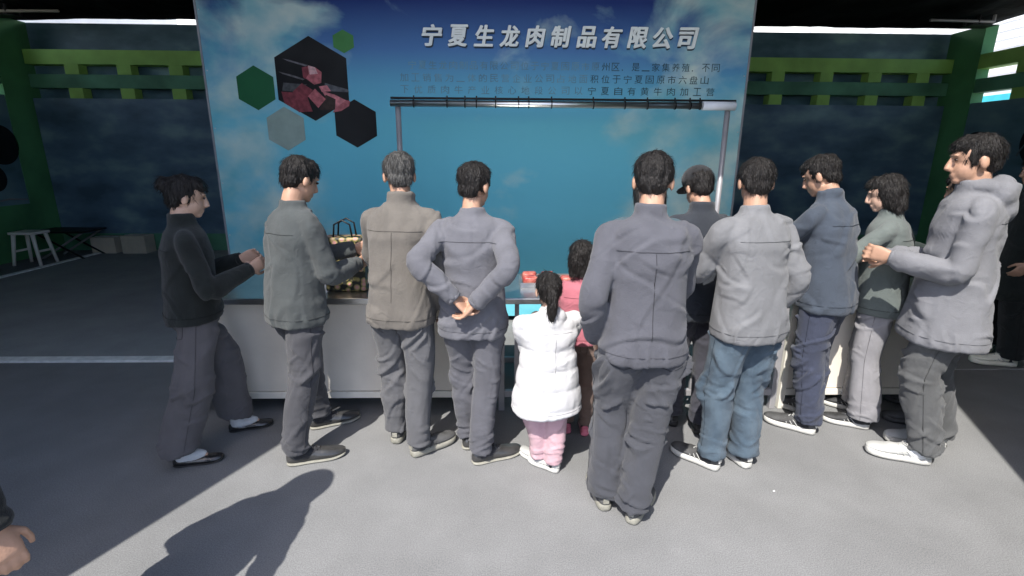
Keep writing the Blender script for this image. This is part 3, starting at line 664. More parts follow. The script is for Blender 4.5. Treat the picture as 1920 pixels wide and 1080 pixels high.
def shoe_meshes(kind):
    if kind in shoe_cache: return shoe_cache[kind]
    L = 1.0
    low = kind in ('leather', 'flat')
    # outline: (t along the foot, half width, upper height, upper top half width)
    prof = [(0.0, .055, .16, .03), (.05, .105, .27, .05), (.15, .128, .31, .07), (.28, .125, .30, .075), (.40, .13, .27, .075), (.52, .148, .25, .08),
            (.65, .168, .215, .095), (.78, .17, .185, .10), (.88, .152, .165, .085), (.96, .112, .125, .055), (1.0, .055, .085, .02)]
    if kind == 'flat': prof = [(t, w_, h*(0.55 if .2 < t < .5 else .72), tw) for t, w_, h, tw in prof]
    if kind == 'leather': prof = [(t, w_*(.94 if t < .8 else .9), h*.9, tw) for t, w_, h, tw in prof]
    sole_t = {'leather': .05, 'flat': .035, 'sneaker': .14}[kind]
    spring = lambda t: 0.035*max(0, (t-.7)/.3)**2+(0.012*max(0, (.1-t)/.1))
    def ringed(fn, n):
        vs, fs = [], []
        for t, w_, h, tw in prof:
            vs += [Vector(q) for q in fn(t, w_, h, tw)]
        for i in range(len(prof)-1):
            for k in range(n): fs.append((i*n+k, i*n+(k+1) % n, (i+1)*n+(k+1) % n, (i+1)*n+k))
        fs.append(tuple(range(n))[::-1]); fs.append(tuple((len(prof)-1)*n+k for k in range(n)))
        return vs, fs
    def up_(t, w_, h, tw):
        z0 = sole_t*.8+spring(t); out = []
        for k in range(14):
            a = math.pi*k/13
            c = math.cos(a); s = max(0.0, math.sin(a))
            wx = (w_*.94)*(1-s)+tw*s if abs(c) > 0.3 else w_*.9
            out.append((math.copysign(abs(c)**.7, c)*(w_*.95 if s < .6 else w_*.9), t, z0+(h-sole_t*.5)*s**.75))
        return out
    def so_(t, w_, h, tw):
        z0 = spring(t); w2 = w_*1.04+.004; z1 = z0+sole_t
        return [(w2*.9, t, z0), (w2, t, z0+sole_t*.35), (w2*.97, t, z1), (0, t, z1+.004), (-w2*.97, t, z1), (-w2, t, z0+sole_t*.35), (-w2*.9, t, z0), (0, t, z0)]
    def mk(name, dat, sub):
        me = bpy.data.meshes.new(name); me.from_pydata([tuple(v) for v in dat[0]], [], dat[1])
        bm_ = bmesh.new(); bm_.from_mesh(me); bmesh.ops.recalc_face_normals(bm_, faces=bm_.faces); bm_.to_mesh(me); bm_.free()
        ob = bpy.data.objects.new('x', me); C.objects.link(ob); q = ob.modifiers.new('s', 'SUBSURF'); q.levels = sub
        dg = bpy.context.evaluated_depsgraph_get(); dg.update()
        out = bpy.data.meshes.new_from_object(ob.evaluated_get(dg)); bpy.data.objects.remove(ob)
        out.polygons.foreach_set('use_smooth', [True]*len(out.polygons)); return out
    upper = mk('upper', ringed(up_, 14), 1)
    a = getv(upper)                                        # creases and panel edges
    for i, p in enumerate(a):
        if .3 < p[1] < .75 and p[2] > sole_t*1.4:
            a[i][2] += .010*math.sin(p[1]*70)*(1 if not low else .5)
    upper.vertices.foreach_set('co', a.ravel()); upper.update()
    sole = mk('sole', ringed(so_, 8), 1)
    lc = MB()
    if kind != 'flat':
        for k in range(4):
            t = .44+.062*k; h = .285-.03*k if not low else .262-.032*k
            lc.tube([(-.075, t, h*.86+.02), (-.03, t+.02, h+.03), (.03, t-.005, h+.03), (.075, t+.02, h*.86+.02)], .010, 6)
        if kind == 'sneaker':
            for sx in (-1, 1):
                for k in range(3): lc.tube([(sx*.085, .46+.05*k, .255-.02*k), (sx*.125, .40+.075*k, .22-.015*k), (sx*.15, .33+.10*k, .15)], .008, 5)
            lc.tube([(0, .43, .325), (.05, .40, .335), (.09, .42, .32), (.03, .46, .32)], .010, 6).tube([(0, .43, .325), (-.05, .40, .335), (-.10, .42, .315), (-.04, .46, .32)], .010, 6)
    bmesh.ops.recalc_face_normals(lc.bm, faces=lc.bm.faces)
    lme = bpy.data.meshes.new('laces'); lc.bm.to_mesh(lme); lc.bm.free()
    # heel tab
    hb = MB().box(-.05, .05, -.012, .03, .17, .27, .01)
    hme = bpy.data.meshes.new('heel_tab'); hb.bm.to_mesh(hme); hb.bm.free()
    shoe_cache[kind] = (upper, sole, lme, hme); return shoe_cache[kind]
def make_shoe(root, base, foot, L, kind, mu, ms, ml):
    up0, so0, la0, he0 = shoe_meshes(kind)
    hx, hy, ang = foot[:3]
    T = Matrix.Translation(Vector((hx, hy, 0.001))-base) @ Matrix.Rotation(-R(ang), 4, 'Z') @ Matrix.Diagonal((L, L, L, 1))
    def put(src, name, m, par):
        me = src.copy(); me.transform(T); me.materials.clear(); me.materials.append(m)
        o = bpy.data.objects.new(name, me); C.objects.link(o); o.parent = par; return o
    u = put(up0, 'shoe', mu, root); put(so0, 'sole', ms, u)
    if kind != 'flat': put(la0, 'laces', ml, u)
    if kind == 'sneaker': put(he0, 'heel_tab', ms, u)

def two_bone(a, b, l1, l2, pole):
    a, b = Vector(a), Vector(b); d = b-a; L = min(d.length, (l1+l2)*0.999); u = d.normalized()
    x = (l1*l1-l2*l2+L*L)/(2*L); h = math.sqrt(max(0, l1*l1-x*x))
    pl = Vector(pole); pl = (pl-u*pl.dot(u)).normalized()
    return a+u*x+pl*h, a+u*L

pcount = 0
def person(label, fl, fr, face, H=1.68, lean=0.04, head=(0, -12), hands=(None, None), top=None, trs=None, shoes=('sneaker', None, None, None),
           hair='short', hairm='hair', skin='skin', build=1.0, hem=0.80, leg=(0.098, 0.082, 0.072), collar='band', shift=(0, 0), wr=0.016, jean=False,
           hood=None, toplen=None, cuff_z=0.07, group=None, extra=None, coat_flare=0.0, hipw=1.0, sock=None, crotch=None, sleeve=1.0, waist=0, quilt=False):
    """fl, fr: heel x, y and toe direction (deg clockwise from +Y) of each foot; face: where the chest points."""
    global pcount; pcount += 1; seed = pcount*7.31
    F = V(math.sin(R(face)), math.cos(R(face)), 0); Rt = V(F.y, -F.x, 0); U = V(0, 0, 1)
    base = V((fl[0]+fr[0])/2, (fl[1]+fr[1])/2, 0)
    root = empty('person', base, label, 'person', group)
    k = H/1.7; FL = (shoes[4] if len(shoes) > 4 else 0.285*k)*1.06
    ank = []
    for f in (fl, fr):
        d = V(math.sin(R(f[2])), math.cos(R(f[2])), 0); ank.append((V(f[0], f[1], 0)+d*0.205*FL+V(0, 0, 0.085*k), d))
    pel = V((ank[0][0].x+ank[1][0].x)/2+shift[0], (ank[0][0].y+ank[1][0].y)/2+shift[1], 0.53*H)
    l1, l2 = 0.238*H, 0.240*H
    hips = []
    for i, sg in enumerate((-1, 1)): hips.append(pel+Rt*sg*0.047*H*hipw*build-U*0.02*H)
    need = max((Vector((h.x-a[0].x, h.y-a[0].y, 0))).length for h, a in zip(hips, ank))
    zmax = min(math.sqrt((l1+l2)**2*0.996-need**2)+0.085*k+0.02*H, 0.55*H); dz = zmax-pel.z
    pel.z += dz; hips = [h+U*dz for h in hips]
    knees = [two_bone(h, a[0], l1, l2, (F+a[1])*0.5)[0] for h, a in zip(hips, ank)]
    up_t = (U+F*lean).normalized()
    chest = pel+up_t*0.19*H; shz = pel+up_t*0.262*H; nb = pel+up_t*0.292*H
    up_h = (U+F*(lean*0.6)).normalized()
    hy, hp = R(face+head[0]), R(head[1])
    HF = V(math.sin(hy), math.cos(hy), 0); HR = V(HF.y, -HF.x, 0)
    HU = (U*math.cos(hp)-HF*math.sin(hp)).normalized() if hp < 0 else U
    HU = (U*math.cos(abs(hp))+HF*math.sin(abs(hp))).normalized(); HFF = HR.cross(HU)*-1
    hd = 0.132*H if H > 1.4 else 0.165*H
    hc = nb+up_h*0.020*H+HU*hd*0.47+HF*0.014
    sk = M[skin]
    P_ = []
    b_ = build
    # trunk (under the clothes)
    P_.append(loft(*spline([(pel-U*0.06*H, .085*k, .07*k), (pel, .13*k*b_, .09*k), (pel+up_t*.1*H, .12*k*b_, .08*k), (chest, .135*k*b_, .085*k), (shz, .10*k*b_, .06*k), (nb, .05*k, .05*k)], 3), Rt))
    P_.append(loft(*spline([(nb-up_t*0.02, .062*k, .06*k), (nb+up_h*.02*H, .051*k, .055*k), (hc-HU*hd*.25-HF*.012, .052*k, .055*k)], 3), Rt))
    for i in (0, 1):
        P_.append(loft(*spline([(hips[i], .075*k, .075*k), (hips[i].lerp(knees[i], .5), .065*k, .065*k), (knees[i], .048*k, .05*k), (knees[i].lerp(ank[i][0], .4), .045*k, .05*k), (ank[i][0], .03*k, .034*k)], 3), Rt, 10))
        P_.append(ell(ank[i][0]+ank[i][1]*.05-U*.035*k, (.03*k, .085*k, .028*k), (V(ank[i][1].y, -ank[i][1].x, 0), ank[i][1], U), 10, 6))
    # head
    fr_ = (HR, HFF, HU); s = hd/0.225
    P_.append(ell(hc+HU*.025*s-HFF*.012*s, (.074*s, .092*s, .086*s), fr_, 20, 14))
    P_.append(ell(hc-HU*.035*s+HFF*.022*s, (.058*s, .064*s, .07*s), fr_, 16, 12))
    P_.append(ell(hc-HU*.082*s+HFF*.062*s, (.026*s, .022*s, .02*s), fr_))
    P_.append(loft([hc+HFF*.082*s+HU*.022*s, hc+HFF*.094*s-HU*.005*s, hc+HFF*.103*s-HU*.024*s, hc+HFF*.09*s-HU*.034*s], [(.009*s, .009*s), (.011*s, .012*s), (.017*s, .014*s), (.012*s, .01*s)], HR, 8))
    P_.append(ell(hc+HFF*.079*s+HU*.034*s, (.045*s, .01*s, .008*s), fr_, 12, 6))
    P_.append(ell(hc+HFF*.083*s-HU*.055*s, (.023*s, .009*s, .006*s), fr_, 10, 6)); P_.append(ell(hc+HFF*.081*s-HU*.066*s, (.019*s, .009*s, .006*s), fr_, 10, 6))
    for sg in (-1, 1):
        P_.append(ell(hc+HR*sg*.077*s-HFF*.012*s-HU*.008*s, (.011*s, .019*s, .032*s), fr_, 10, 8))
    # arms
    la, lf = 0.168*H, 0.150*H; arms = []
    for i, sg in enumerate((-1, 1)):
        sh = shz+Rt*sg*.096*H*b_-up_t*.022*H
        tgt = hands[i]
        if tgt is None: tgt = (sg*0.17*k*b_+sg*.03, 0.04, -0.30*H)      # hanging
        if len(tgt) == 4: wp = V(*tgt[:3])
        else: wp = shz+Rt*tgt[0]+F*tgt[1]+U*tgt[2]
        el_, wr_ = two_bone(sh, wp, la, lf, -F*1.0+Rt*sg*.5-U*.3)
        arms.append((sh, el_, wr_))
        P_.append(loft(*spline([(sh-Rt*sg*.03*k-U*.015*k, .03*k, .032*k), (sh.lerp(el_, .2), .035*k, .038*k), (sh.lerp(el_, .5), .037*k, .038*k), (el_, .034*k, .036*k), (el_.lerp(wr_, .4), .034*k, .034*k), (wr_, .02*k, .026*k)], 3), F, 10))
        hd_ = (wr_-el_).normalized()
        # palm faces the body; fingers gently curled, thumb off the side near the palm's base
        back = (Rt*sg-hd_*(Rt*sg).dot(hd_)).normalized(); side_ = hd_.cross(back).normalized()
        if side_.dot(F) < 0: side_ = -side_
        q = k*(1.0 if H > 1.4 else 1.08)
        P_.append(loft(*spline([(wr_-hd_*.01, .022*q, .017*q), (wr_+hd_*.03*q, .034*q, .016*q), (wr_+hd_*.07*q, .041*q, .0145*q), (wr_+hd_*.092*q, .039*q, .012*q)], 2), side_, 12))
        for j, (off, ln) in enumerate(((.030, .068), (.0105, .077), (-.0095, .072), (-.029, .057))):
            b0 = wr_+hd_*.082*q+side_*off*q; c1 = .42+.06*j
            d1 = (hd_-back*c1*.5+side_*off*2.2).normalized(); d2 = (hd_-back*(c1+.6)).normalized(); d3 = (hd_*.6-back*(c1+1.0)).normalized()
            p1 = b0+d1*ln*.5*q; p2 = p1+d2*ln*.32*q; p3 = p2+d3*ln*.26*q
            P_.append(loft([b0, p1, p2, p3], [.0088*q, .0084*q, .0078*q, .0062*q], side_, 8))
        tb_ = wr_+hd_*.022*q+side_*.022*q-back*.004*q
        t1 = tb_+(side_*.75+hd_*.7-back*.25).normalized()*.042*q; t2 = t1+(side_*.3+hd_-back*.4).normalized()*.032*q; t3 = t2+(hd_-back*.5).normalized()*.024*q
        P_.append(loft([tb_, t1, t2, t3], [.0135*q, .011*q, .0095*q, .007*q], back, 8))
    body = fuse(P_, 0.0056*max(k, .8), 2, 0.4); body.transform(Matrix.Translation(-base))
    link('body', body, sk, root, True)
    for sg in (-1, 1):
        o = ell(hc+HR*sg*.031*s+HFF*.079*s+HU*.014*s-base, (.012*s, .006*s, .0065*s), fr_, 10, 6)
        me = bpy.data.meshes.new('eye'); me.from_pydata([tuple(v_) for v_ in o[0]], [], o[1]); link('eye', me, M['eye'], root, True)
    # hair
    hp_ = [ell(hc+HU*.036*s-HFF*.024*s, (.084*s, .093*s, .088*s), fr_, 20, 14), ell(hc+HU*.072*s+HFF*.012*s, (.066*s, .076*s, .05*s), fr_, 18, 12),
           ell(hc-HU*.012*s-HFF*.058*s, (.066*s, .046*s, .062*s), fr_, 16, 12)]
    if hair == 'bob': hp_ += [loft(*spline([(hc+HU*.03*s-HFF*.03*s, .093*s, .082*s), (hc-HU*.06*s-HFF*.033*s, .094*s, .074*s), (hc-HU*.125*s-HFF*.045*s, .086*s, .052*s)], 3), HR, 20)]
    if hair == 'pony': hp_ += [loft(*spline([(hc+HU*.03*s-HFF*.09*s, .02*s, .02*s), (hc-HU*.0*s-HFF*.14*s, .032*s, .03*s), (hc-HU*.1*s-HFF*.145*s, .034*s, .028*s), (hc-HU*.2*s-HFF*.12*s, .012*s, .012*s)], 3), HR, 12)]
    if hair == 'bun': hp_ += [ell(hc+HU*.05*s-HFF*.115*s, (.042*s, .036*s, .04*s), fr_)]
    hm = fuse(hp_, 0.006, 2)
    wrinkle(hm, lambda p: .0075*noise.noise(Vector((p[0]*60+seed, p[1]*60, p[2]*16)))+.006*noise.noise(Vector((p[0]*22+seed, p[1]*22, p[2]*14))))
    hm.transform(Matrix.Translation(-base)); ho = link('hair', hm, M[hairm], root, True)
    rs = random.Random(pcount); va = getv(hm); vn = getn(hm); ctr = hc-base; q_v, q_f = [], []
    long_ = hair in ('bob', 'pony', 'bun')
    for _ in range(1500):
        i_ = rs.randrange(len(va)); p0 = Vector(va[i_]); n0 = Vector(vn[i_])
        if n0.dot(HU) < -.55: continue
        crown = (p0-(ctr+HU*.11*s-HFF*.04*s)); flow = crown-n0*crown.dot(n0)
        flow = (flow.normalized() if flow.length > 1e-4 else HFF)*1.0-HU*.35+Vector((rs.uniform(-.35, .35), rs.uniform(-.35, .35), rs.uniform(-.35, .35)))
        flow = (flow-n0*flow.dot(n0)*.85).normalized(); ln_ = rs.uniform(.018, .042)*s*(1.3 if long_ else 1); wd = n0.cross(flow).normalized()*rs.uniform(.0007, .0014)
        pts_ = [p0-n0*.001, p0+flow*ln_*.5+n0*.0035, p0+flow*ln_+n0*rs.uniform(-.002, .005)]
        o_ = len(q_v); q_v += [pts_[0]-wd, pts_[0]+wd, pts_[1]-wd, pts_[1]+wd, pts_[2]]
        q_f += [(o_, o_+1, o_+3, o_+2), (o_+2, o_+3, o_+4)]
    ms0 = bpy.data.meshes.new('hair_strands'); ms0.from_pydata([tuple(v_) for v_ in q_v], [], q_f)
    tag(link('hair_strands', ms0, M[hairm], ho), kind='stuff')
    # trousers
    th, kn, cf = leg; th *= .93; kn *= .88; cf *= .84
    T_ = [loft(*spline([(pel+up_t*.055*H, .135*k*b_, .102*k*b_), (pel, .152*k*b_*hipw, .112*k*b_), (pel-U*.045*H, .158*k*b_*hipw, .116*k*b_), (pel-U*.075*H, .12*k*b_, .085*k)], 3), Rt)]
    for i, sg in enumerate((-1, 1)):
        an, d = ank[i]; bot = V(an.x, an.y, cuff_z*k+.012)-d*.008+d*.0
        T_.append(loft(*spline([(hips[i]+U*.02*H, th*.92*k*b_, th*1.05*k*b_), (hips[i]-U*.06*H+Rt*sg*.004, th*k*b_, th*1.1*k*b_), (hips[i].lerp(knees[i], .62), (th+kn)/2*k*b_, (th+kn)/2*1.05*k*b_),
            (knees[i], kn*k*b_, kn*1.04*k*b_), (knees[i].lerp(an, .45)-d*.012, (kn*.45+cf*.55)*k, (kn*.45+cf*.55)*1.05*k), (an+U*.07*k-d*.004, cf*.97*k, cf*1.0*k), (bot, cf*1.02*k, cf*.98*k)], 4), Rt))
    tm = fuse(T_, 0.0088, 3); wrinkle(tm, trouser_fn(hips[0].z, knees[0].z, seed, wr, jean)); tm.transform(Matrix.Translation(-base))
    a_ = getv(tm); hz0 = (hem*H if toplen is None else toplen); hz0 = hz0 if hz0 < pel.z+.06*H else pel.z+.02*H
    t_ = np.clip((a_[:, 2]-(hz0+.005))/.03, 0, 1)*.17
    a_[:, 0] -= (a_[:, 0]-(pel.x-base.x))*t_; a_[:, 1] -= (a_[:, 1]-(pel.y-base.y))*t_
    tm.vertices.foreach_set('co', a_.ravel()); tm.update()
    tro = link('trousers', tm, trs, root, True)
    ls = []
    for i, sg in enumerate((-1, 1)):
        ln = []
        for j_ in range(26):
            u_ = j_/25; c_ = hips[i].lerp(knees[i], u_*2) if u_ < .5 else knees[i].lerp(ank[i][0], u_*2-1)
            ln.append((c_+Rt*sg*.4, -Rt*sg))
        ls.append(ln)
        pc = hips[i]-U*.055*k+Rt*sg*.012; w2, h2 = .052*k, .062*k
        loop = [(-1, 1), (-1, 0), (-1, -.7), (0, -1), (1, -.7), (1, 0), (1, 1), (0, 1), (-1, 1)]; rr_ = []
        for a_, b2 in zip(loop, loop[1:]):
            for t_2 in (0, .33, .66): rr_.append((pc+Rt*w2*(a_[0]+(b2[0]-a_[0])*t_2)+U*h2*(a_[1]+(b2[1]-a_[1])*t_2)-F*.5, F))
        rr_.append((pc-Rt*w2+U*h2-F*.5, F)); ls.append(rr_)
    ls.append([(pel+U*(.02-.012*j_)-F*.5, F) for j_ in range(9)])
    seams(tro, base, tm, ls, 'seam', seam_of(trs))
    for i in (0, 1):
        an, d = ank[i]
        sm_ = fuse([loft([an-U*.05*k, an-U*.01*k, an+U*.05*k, an+U*.09*k], [.038*k, .040*k, .043*k, .05*k], Rt, 14), ell(an+d*.045*k-U*.03*k, (.037*k, .088*k, .036*k), (V(d.y, -d.x, 0), d, U), 14, 8)], .008, 2)
        sm_.transform(Matrix.Translation(-base)); link('sock', sm_, sock or dsock, root, True)
    # jacket / coat
    hz = hem*H if toplen is None else toplen
    hemz = hz if hz < pel.z+.06*H else pel.z+.02*H
    zc = pel.z+(0.0)
    bot = V(pel.x, pel.y, hemz); fl_ = coat_flare; wq = 1.0+waist
    J = [loft(*spline([(bot, (.188+fl_)*k*b_*wq, (.146+fl_)*k*b_), (pel.lerp(bot, .5)+U*.0, (.187+fl_*.7)*k*b_*wq, (.146+fl_*.6)*k*b_), (pel+up_t*.09*H, .168*k*b_*wq, .132*k*b_), (pel+up_t*.16*H, .168*k*b_, .13*k*b_), (chest, .178*k*b_, .132*k*b_),
        (shz-up_t*.016*H, .172*k*b_, .108*k*b_), (shz+up_t*.010*H, .125*k*b_, .084*k), (nb-up_t*.006*H, .082*k, .07*k), (nb+up_h*.008*H, .068*k, .066*k)], 4), Rt, 24)]
    for i, sg in enumerate((-1, 1)):
        sh, el_, wr_ = arms[i]
        end = wr_.lerp(el_, .0) if sleeve >= 1 else el_.lerp(wr_, sleeve)
        J.append(loft(*spline([(sh-Rt*sg*.07*k+up_t*.018*k, .04*k, .05*k), (sh-up_t*.002, .050*k*b_, .060*k*b_), (sh.lerp(el_, .25), .056*k*b_, .062*k*b_), (sh.lerp(el_, .6), .053*k*b_, .057*k*b_), (el_, .055*k, .058*k), (el_.lerp(end, .5), .051*k, .052*k), (end, .041*k, .043*k)], 4), F, 14))
    if collar == 'band': J.append(loft([nb-up_t*.01*H, nb+up_h*.03*H], [(.072*k, .07*k), (.066*k, .064*k)], Rt, 18))
    if collar == 'shirt': J.append(loft([nb-up_t*.006*H, nb+up_h*.018*H], [(.076*k, .07*k), (.064*k, .062*k)], Rt, 18))
    if hood is not None:
        hb_ = nb-F*.09*k-up_t*.005*H
        J += [ell(hb_, (.115*k, .062*k, .085*k), (Rt, F, U)), ell(hb_-U*.06*k-F*.02*k, (.085*k, .05*k, .075*k), (Rt, F, U)), ell(nb+up_h*.012*H-F*.02, (.088*k, .088*k, .04*k), (Rt, F, U))]
    jm = fuse(J, 0.0092, 3); wrinkle(jm, jacket_fn(seed, wr*.85, hemz)) if not quilt else wrinkle(jm, lambda p, f_=jacket_fn(seed, wr*.6, hemz): f_(p)+.009*abs(math.sin(p[2]*math.pi/.105+.4))**.6-.005); jm.transform(Matrix.Translation(-base))
    jo = link('jacket', jm, top, root, True)
    ls = [[(V(pel.x, pel.y, hemz+.045*k)+(Rt*math.cos(2*math.pi*j_/40)+F*math.sin(2*math.pi*j_/40))*.6, -(Rt*math.cos(2*math.pi*j_/40)+F*math.sin(2*math.pi*j_/40))) for j_ in range(41)],
          [(shz-up_t*.085*k+Rt*(.15-.01*j_)*k-F*.6, F) for j_ in range(31)]]
    if int(seed) % 3 == 0: ls.append([(shz-up_t*(.09+.02*j_)*k-F*.6, F) for j_ in range(19)])
    seams(jo, base, jm, ls, 'seam', seam_of(top))
    # hem band, cuffs
    def ring(c, rx, ry, h, name, side_=Rt, dirn=None):
        dirn = dirn or U; me = loft([c-base, c-base+dirn*h], [(rx, ry), (rx, ry)], side_, 26)
        ms_ = bpy.data.meshes.new(name); ms_.from_pydata([tuple(v_) for v_ in me[0]], [], me[1]); return link(name, ms_, top, root, True)
    for i, sg in enumerate((-1, 1)):
        sh, el_, wr_ = arms[i]
        if sleeve >= 1: ring(wr_-(wr_-el_).normalized()*.012, .040*k, .041*k, .02*k, 'cuff', F, (wr_-el_).normalized())
    kind, mu, ms, ml = shoes[:4]
    for f in (fl, fr): make_shoe(root, base, f, FL, kind, mu, ms, ml)
    if extra: extra(root, base, dict(F=F, Rt=Rt, U=U, pel=pel, shz=shz, nb=nb, hc=hc, HU=HU, HR=HR, HFF=HFF, s=s, k=k, arms=arms, chest=chest, hips=hips, knees=knees, ank=ank))
    return root

seam_m = mat('seam_thread', (0.045, 0.045, 0.05), 0.9)
sw = mat('shoe_white', (0.42, 0.42, 0.40), 0.55, var=0.06, scale=20, bump=0.2, bscale=200)
sg_ = mat('shoe_grey', (0.072, 0.071, 0.07), 0.7, var=0.25, scale=20, bump=0.3, bscale=240)
sdk = mat('shoe_dark', (0.035, 0.035, 0.035), 0.6, var=0.3, scale=20, bump=0.2, bscale=200)
sbl = mat('shoe_black_leather', (0.02, 0.019, 0.019), 0.22, var=0.3, scale=14, bump=0.12, bscale=60, spec=0.7)
sgl = mat('shoe_grey_leather', (0.036, 0.035, 0.034), 0.28, var=0.3, scale=14, bump=0.12, bscale=60, spec=0.6)
sol_w = mat('sole_white', (0.5, 0.49, 0.455), 0.6, var=0.08, scale=30, bump=0.2, bscale=120)
sol_t = mat('sole_tan', (0.25, 0.24, 0.2), 0.6, var=0.12, scale=30, bump=0.2, bscale=120)
sol_k = mat('sole_black', (0.03, 0.03, 0.03), 0.5, var=0.2)
pink = mat('shoe_pink', (0.75, 0.2, 0.28), 0.5, var=0.1)
cream = mat('shoe_cream', (0.8, 0.77, 0.66), 0.55, var=0.1)
dsock = cloth('sock_dark', (0.03, 0.03, 0.034))
wsock = cloth('sock_white', (0.75, 0.75, 0.75))

def cap(m):
    def f(root, base, q):
        hc, HU, HR, HFF, s = q['hc'], q['HU'], q['HR'], q['HFF'], q['s']
        cm = fuse([ell(hc+HU*.058*s-HFF*.008*s-base, (.088*s, .103*s, .082*s), (HR, HFF, HU), 20, 14)], .007, 1)
        bm_ = bmesh.new(); bm_.from_mesh(cm); ctr = hc-base
        bmesh.ops.delete(bm_, geom=[v_ for v_ in bm_.verts if (v_.co-ctr).dot(HU) < .03*s], context='VERTS'); bm_.to_mesh(cm); bm_.free()
        o = link('cap', cm, m, root, True); sd_ = o.modifiers.new('t', 'SOLIDIFY'); sd_.thickness = .003
        b_ = fuse([ell(hc+HU*.034*s+HFF*.115*s-base, (.066*s, .06*s, .006*s), (HR, (HFF-HU*.22).normalized(), HU), 20, 8)], .005, 1)
        link('brim', b_, m, o, True)
    return f
def hoodup(m):
    def f(root, base, q):
        hc, HU, HR, HFF, F, Rt, s, nb, shz = q['hc'], q['HU'], q['HR'], q['HFF'], q['F'], q['Rt'], q['s'], q['nb'], q['shz']
        cm = fuse([loft(*spline([(shz-base, .19*s, .13*s), (nb-base+V(0, 0, .03), .135*s, .12*s), (hc-base-HU*.03*s-HFF*.02, .122*s, .12*s), (hc-base+HU*.05*s-HFF*.025, .12*s, .125*s), (hc-base+HU*.12*s-HFF*.03, .075*s, .085*s), (hc-base+HU*.145*s-HFF*.035, .03*s, .03*s)], 3), Rt)], .01, 2)
        link('raised_hood', cm, m, root, True)
    return f
# A: woman in the shade at the left
person('woman in black jacket, wide dark trousers and black flats in the left shade', (-1.68, 2.86, 68), (-1.80, 2.50, 74), 58, 1.60, .02, (0, -14), ((-.14, .26, -.2), (.14, .27, -.21)),
       top=cloth('black_jacket', (0.012, 0.016, 0.015), var=.3), trs=cloth('charcoal_wide', (0.12, 0.113, 0.12), var=.08), shoes=('flat', sbl, sol_k, None, .24), hair='bun', skin='skin_pale',
       leg=(.1, .112, .125), hem=.5, wr=.011, sock=wsock, cuff_z=.1, build=1.0, shift=(.02, .0))
# B
person('man in dark grey jacket and shiny dark leather shoes beside the woman in black', (-1.19, 2.88, 62), (-1.18, 2.50, 70), 42, 1.70, .09, (-4, -24), ((-.05, .38, -.24), (.10, .30, -.30)),
       top=cloth('dark_grey_jacket', (0.07, 0.078, 0.078)), trs=cloth('charcoal', (0.068, 0.068, 0.076)), shoes=('leather', sgl, sol_t, sbl, .30), leg=(.094, .085, .082), hem=.46, collar='shirt', hair='short', wr=.015)
# C
person('grey-haired man in grey-brown jacket, grey trousers and grey sneakers with pale soles', (-.615, 2.69, 5), (-.50, 2.56, 50), 12, 1.71, .12, (-28, -12), ((-.12, .34, -.22), None),
       top=cloth('mauve_grey_jacket', (0.15, 0.135, 0.118)), trs=cloth('mid_grey', (0.11, 0.11, 0.117)), shoes=('sneaker', sg_, sol_t, sdk), hair='short', hairm='hair_grey', leg=(.098, .088, .08), hem=.46, wr=.016)
# D
person('man in purplish grey jacket and trousers standing left of the white-coated child', (-.185, 2.62, 4), (-.15, 2.49, 66), 8, 1.66, .03, (24, -10), ((-.06, -.20, -.35), (.05, -.205, -.37)),
       top=cloth('purple_grey_jacket', (0.14, 0.14, 0.158)), trs=cloth('purple_grey', (0.1, 0.1, 0.114)), shoes=('leather', sgl, sol_t, sgl, .29), hair='short', leg=(.096, .084, .08), hem=.45, collar='shirt', wr=.015)
# E child in white coat
person('small child in a puffy white coat, pale pink trousers and white sneakers', (.245, 2.45, -35), (.33, 2.40, -52), -14, 1.08, .03, (10, -4), ((-.03, .2, -.1), (.06, .2, -.1)),
       top=cloth('white_coat', (0.66, 0.65, 0.65), var=.03), trs=cloth('pale_pink', (0.62, 0.4, 0.44), var=.05), shoes=('sneaker', sw, sol_w, sw, .19), hair='pony', skin='skin_pale', leg=(.108, .095, .085), toplen=.37,
       hood=1, coat_flare=.035, build=1.32, wr=.012, cuff_z=.07, quilt=True)
# E2 second child
person('child in brown trousers and pink shoes beyond the white-coated child', (.43, 2.79, -4), (.53, 2.76, 8), 4, 1.18, .03, (-6, -6), ((-.05, .22, -.1), (.1, .2, -.12)),
       top=cloth('rose_jacket', (0.5, 0.16, 0.2)), trs=cloth('brown_trousers', (0.2, 0.135, 0.11)), shoes=('sneaker', pink, pink, sw, .2), hair='bob', skin='skin_pale', leg=(.09, .078, .07), toplen=.62, build=1.12, wr=.010, cuff_z=.09)
# F middle man
person('stocky man in grey jacket and crumpled dark grey trousers, nearest the camera in the middle', (.52, 2.08, -3), (.615, 1.99, 34), 3, 1.72, .07, (14, -20), (None, (.08, .34, -.26)),
       top=cloth('slate_jacket', (0.095, 0.096, 0.112)), trs=cloth('dark_grey_twill', (0.062, 0.064, 0.074)), shoes=('sneaker', sg_, sol_t, sdk, .27), hair='short', leg=(.108, .094, .084), hem=.47, build=1.0, hipw=1.1, wr=.022, shift=(.065, .02))
# F2
person('person in navy trousers and a cream shoe, standing directly beyond the middle man', (.74, 2.72, 6), (.93, 2.8, 14), 6, 1.63, .05, (-8, -18), ((-.1, .32, -.18), (.1, .32, -.2)),
       top=cloth('teal_jacket', (0.06, 0.1, 0.12)), trs=cloth('ink_navy', (0.03, 0.032, 0.05)), shoes=('sneaker', cream, sol_w, sw, .26), hair='bob', skin='skin_pale', leg=(.092, .078, .07), hem=.47, wr=.013)
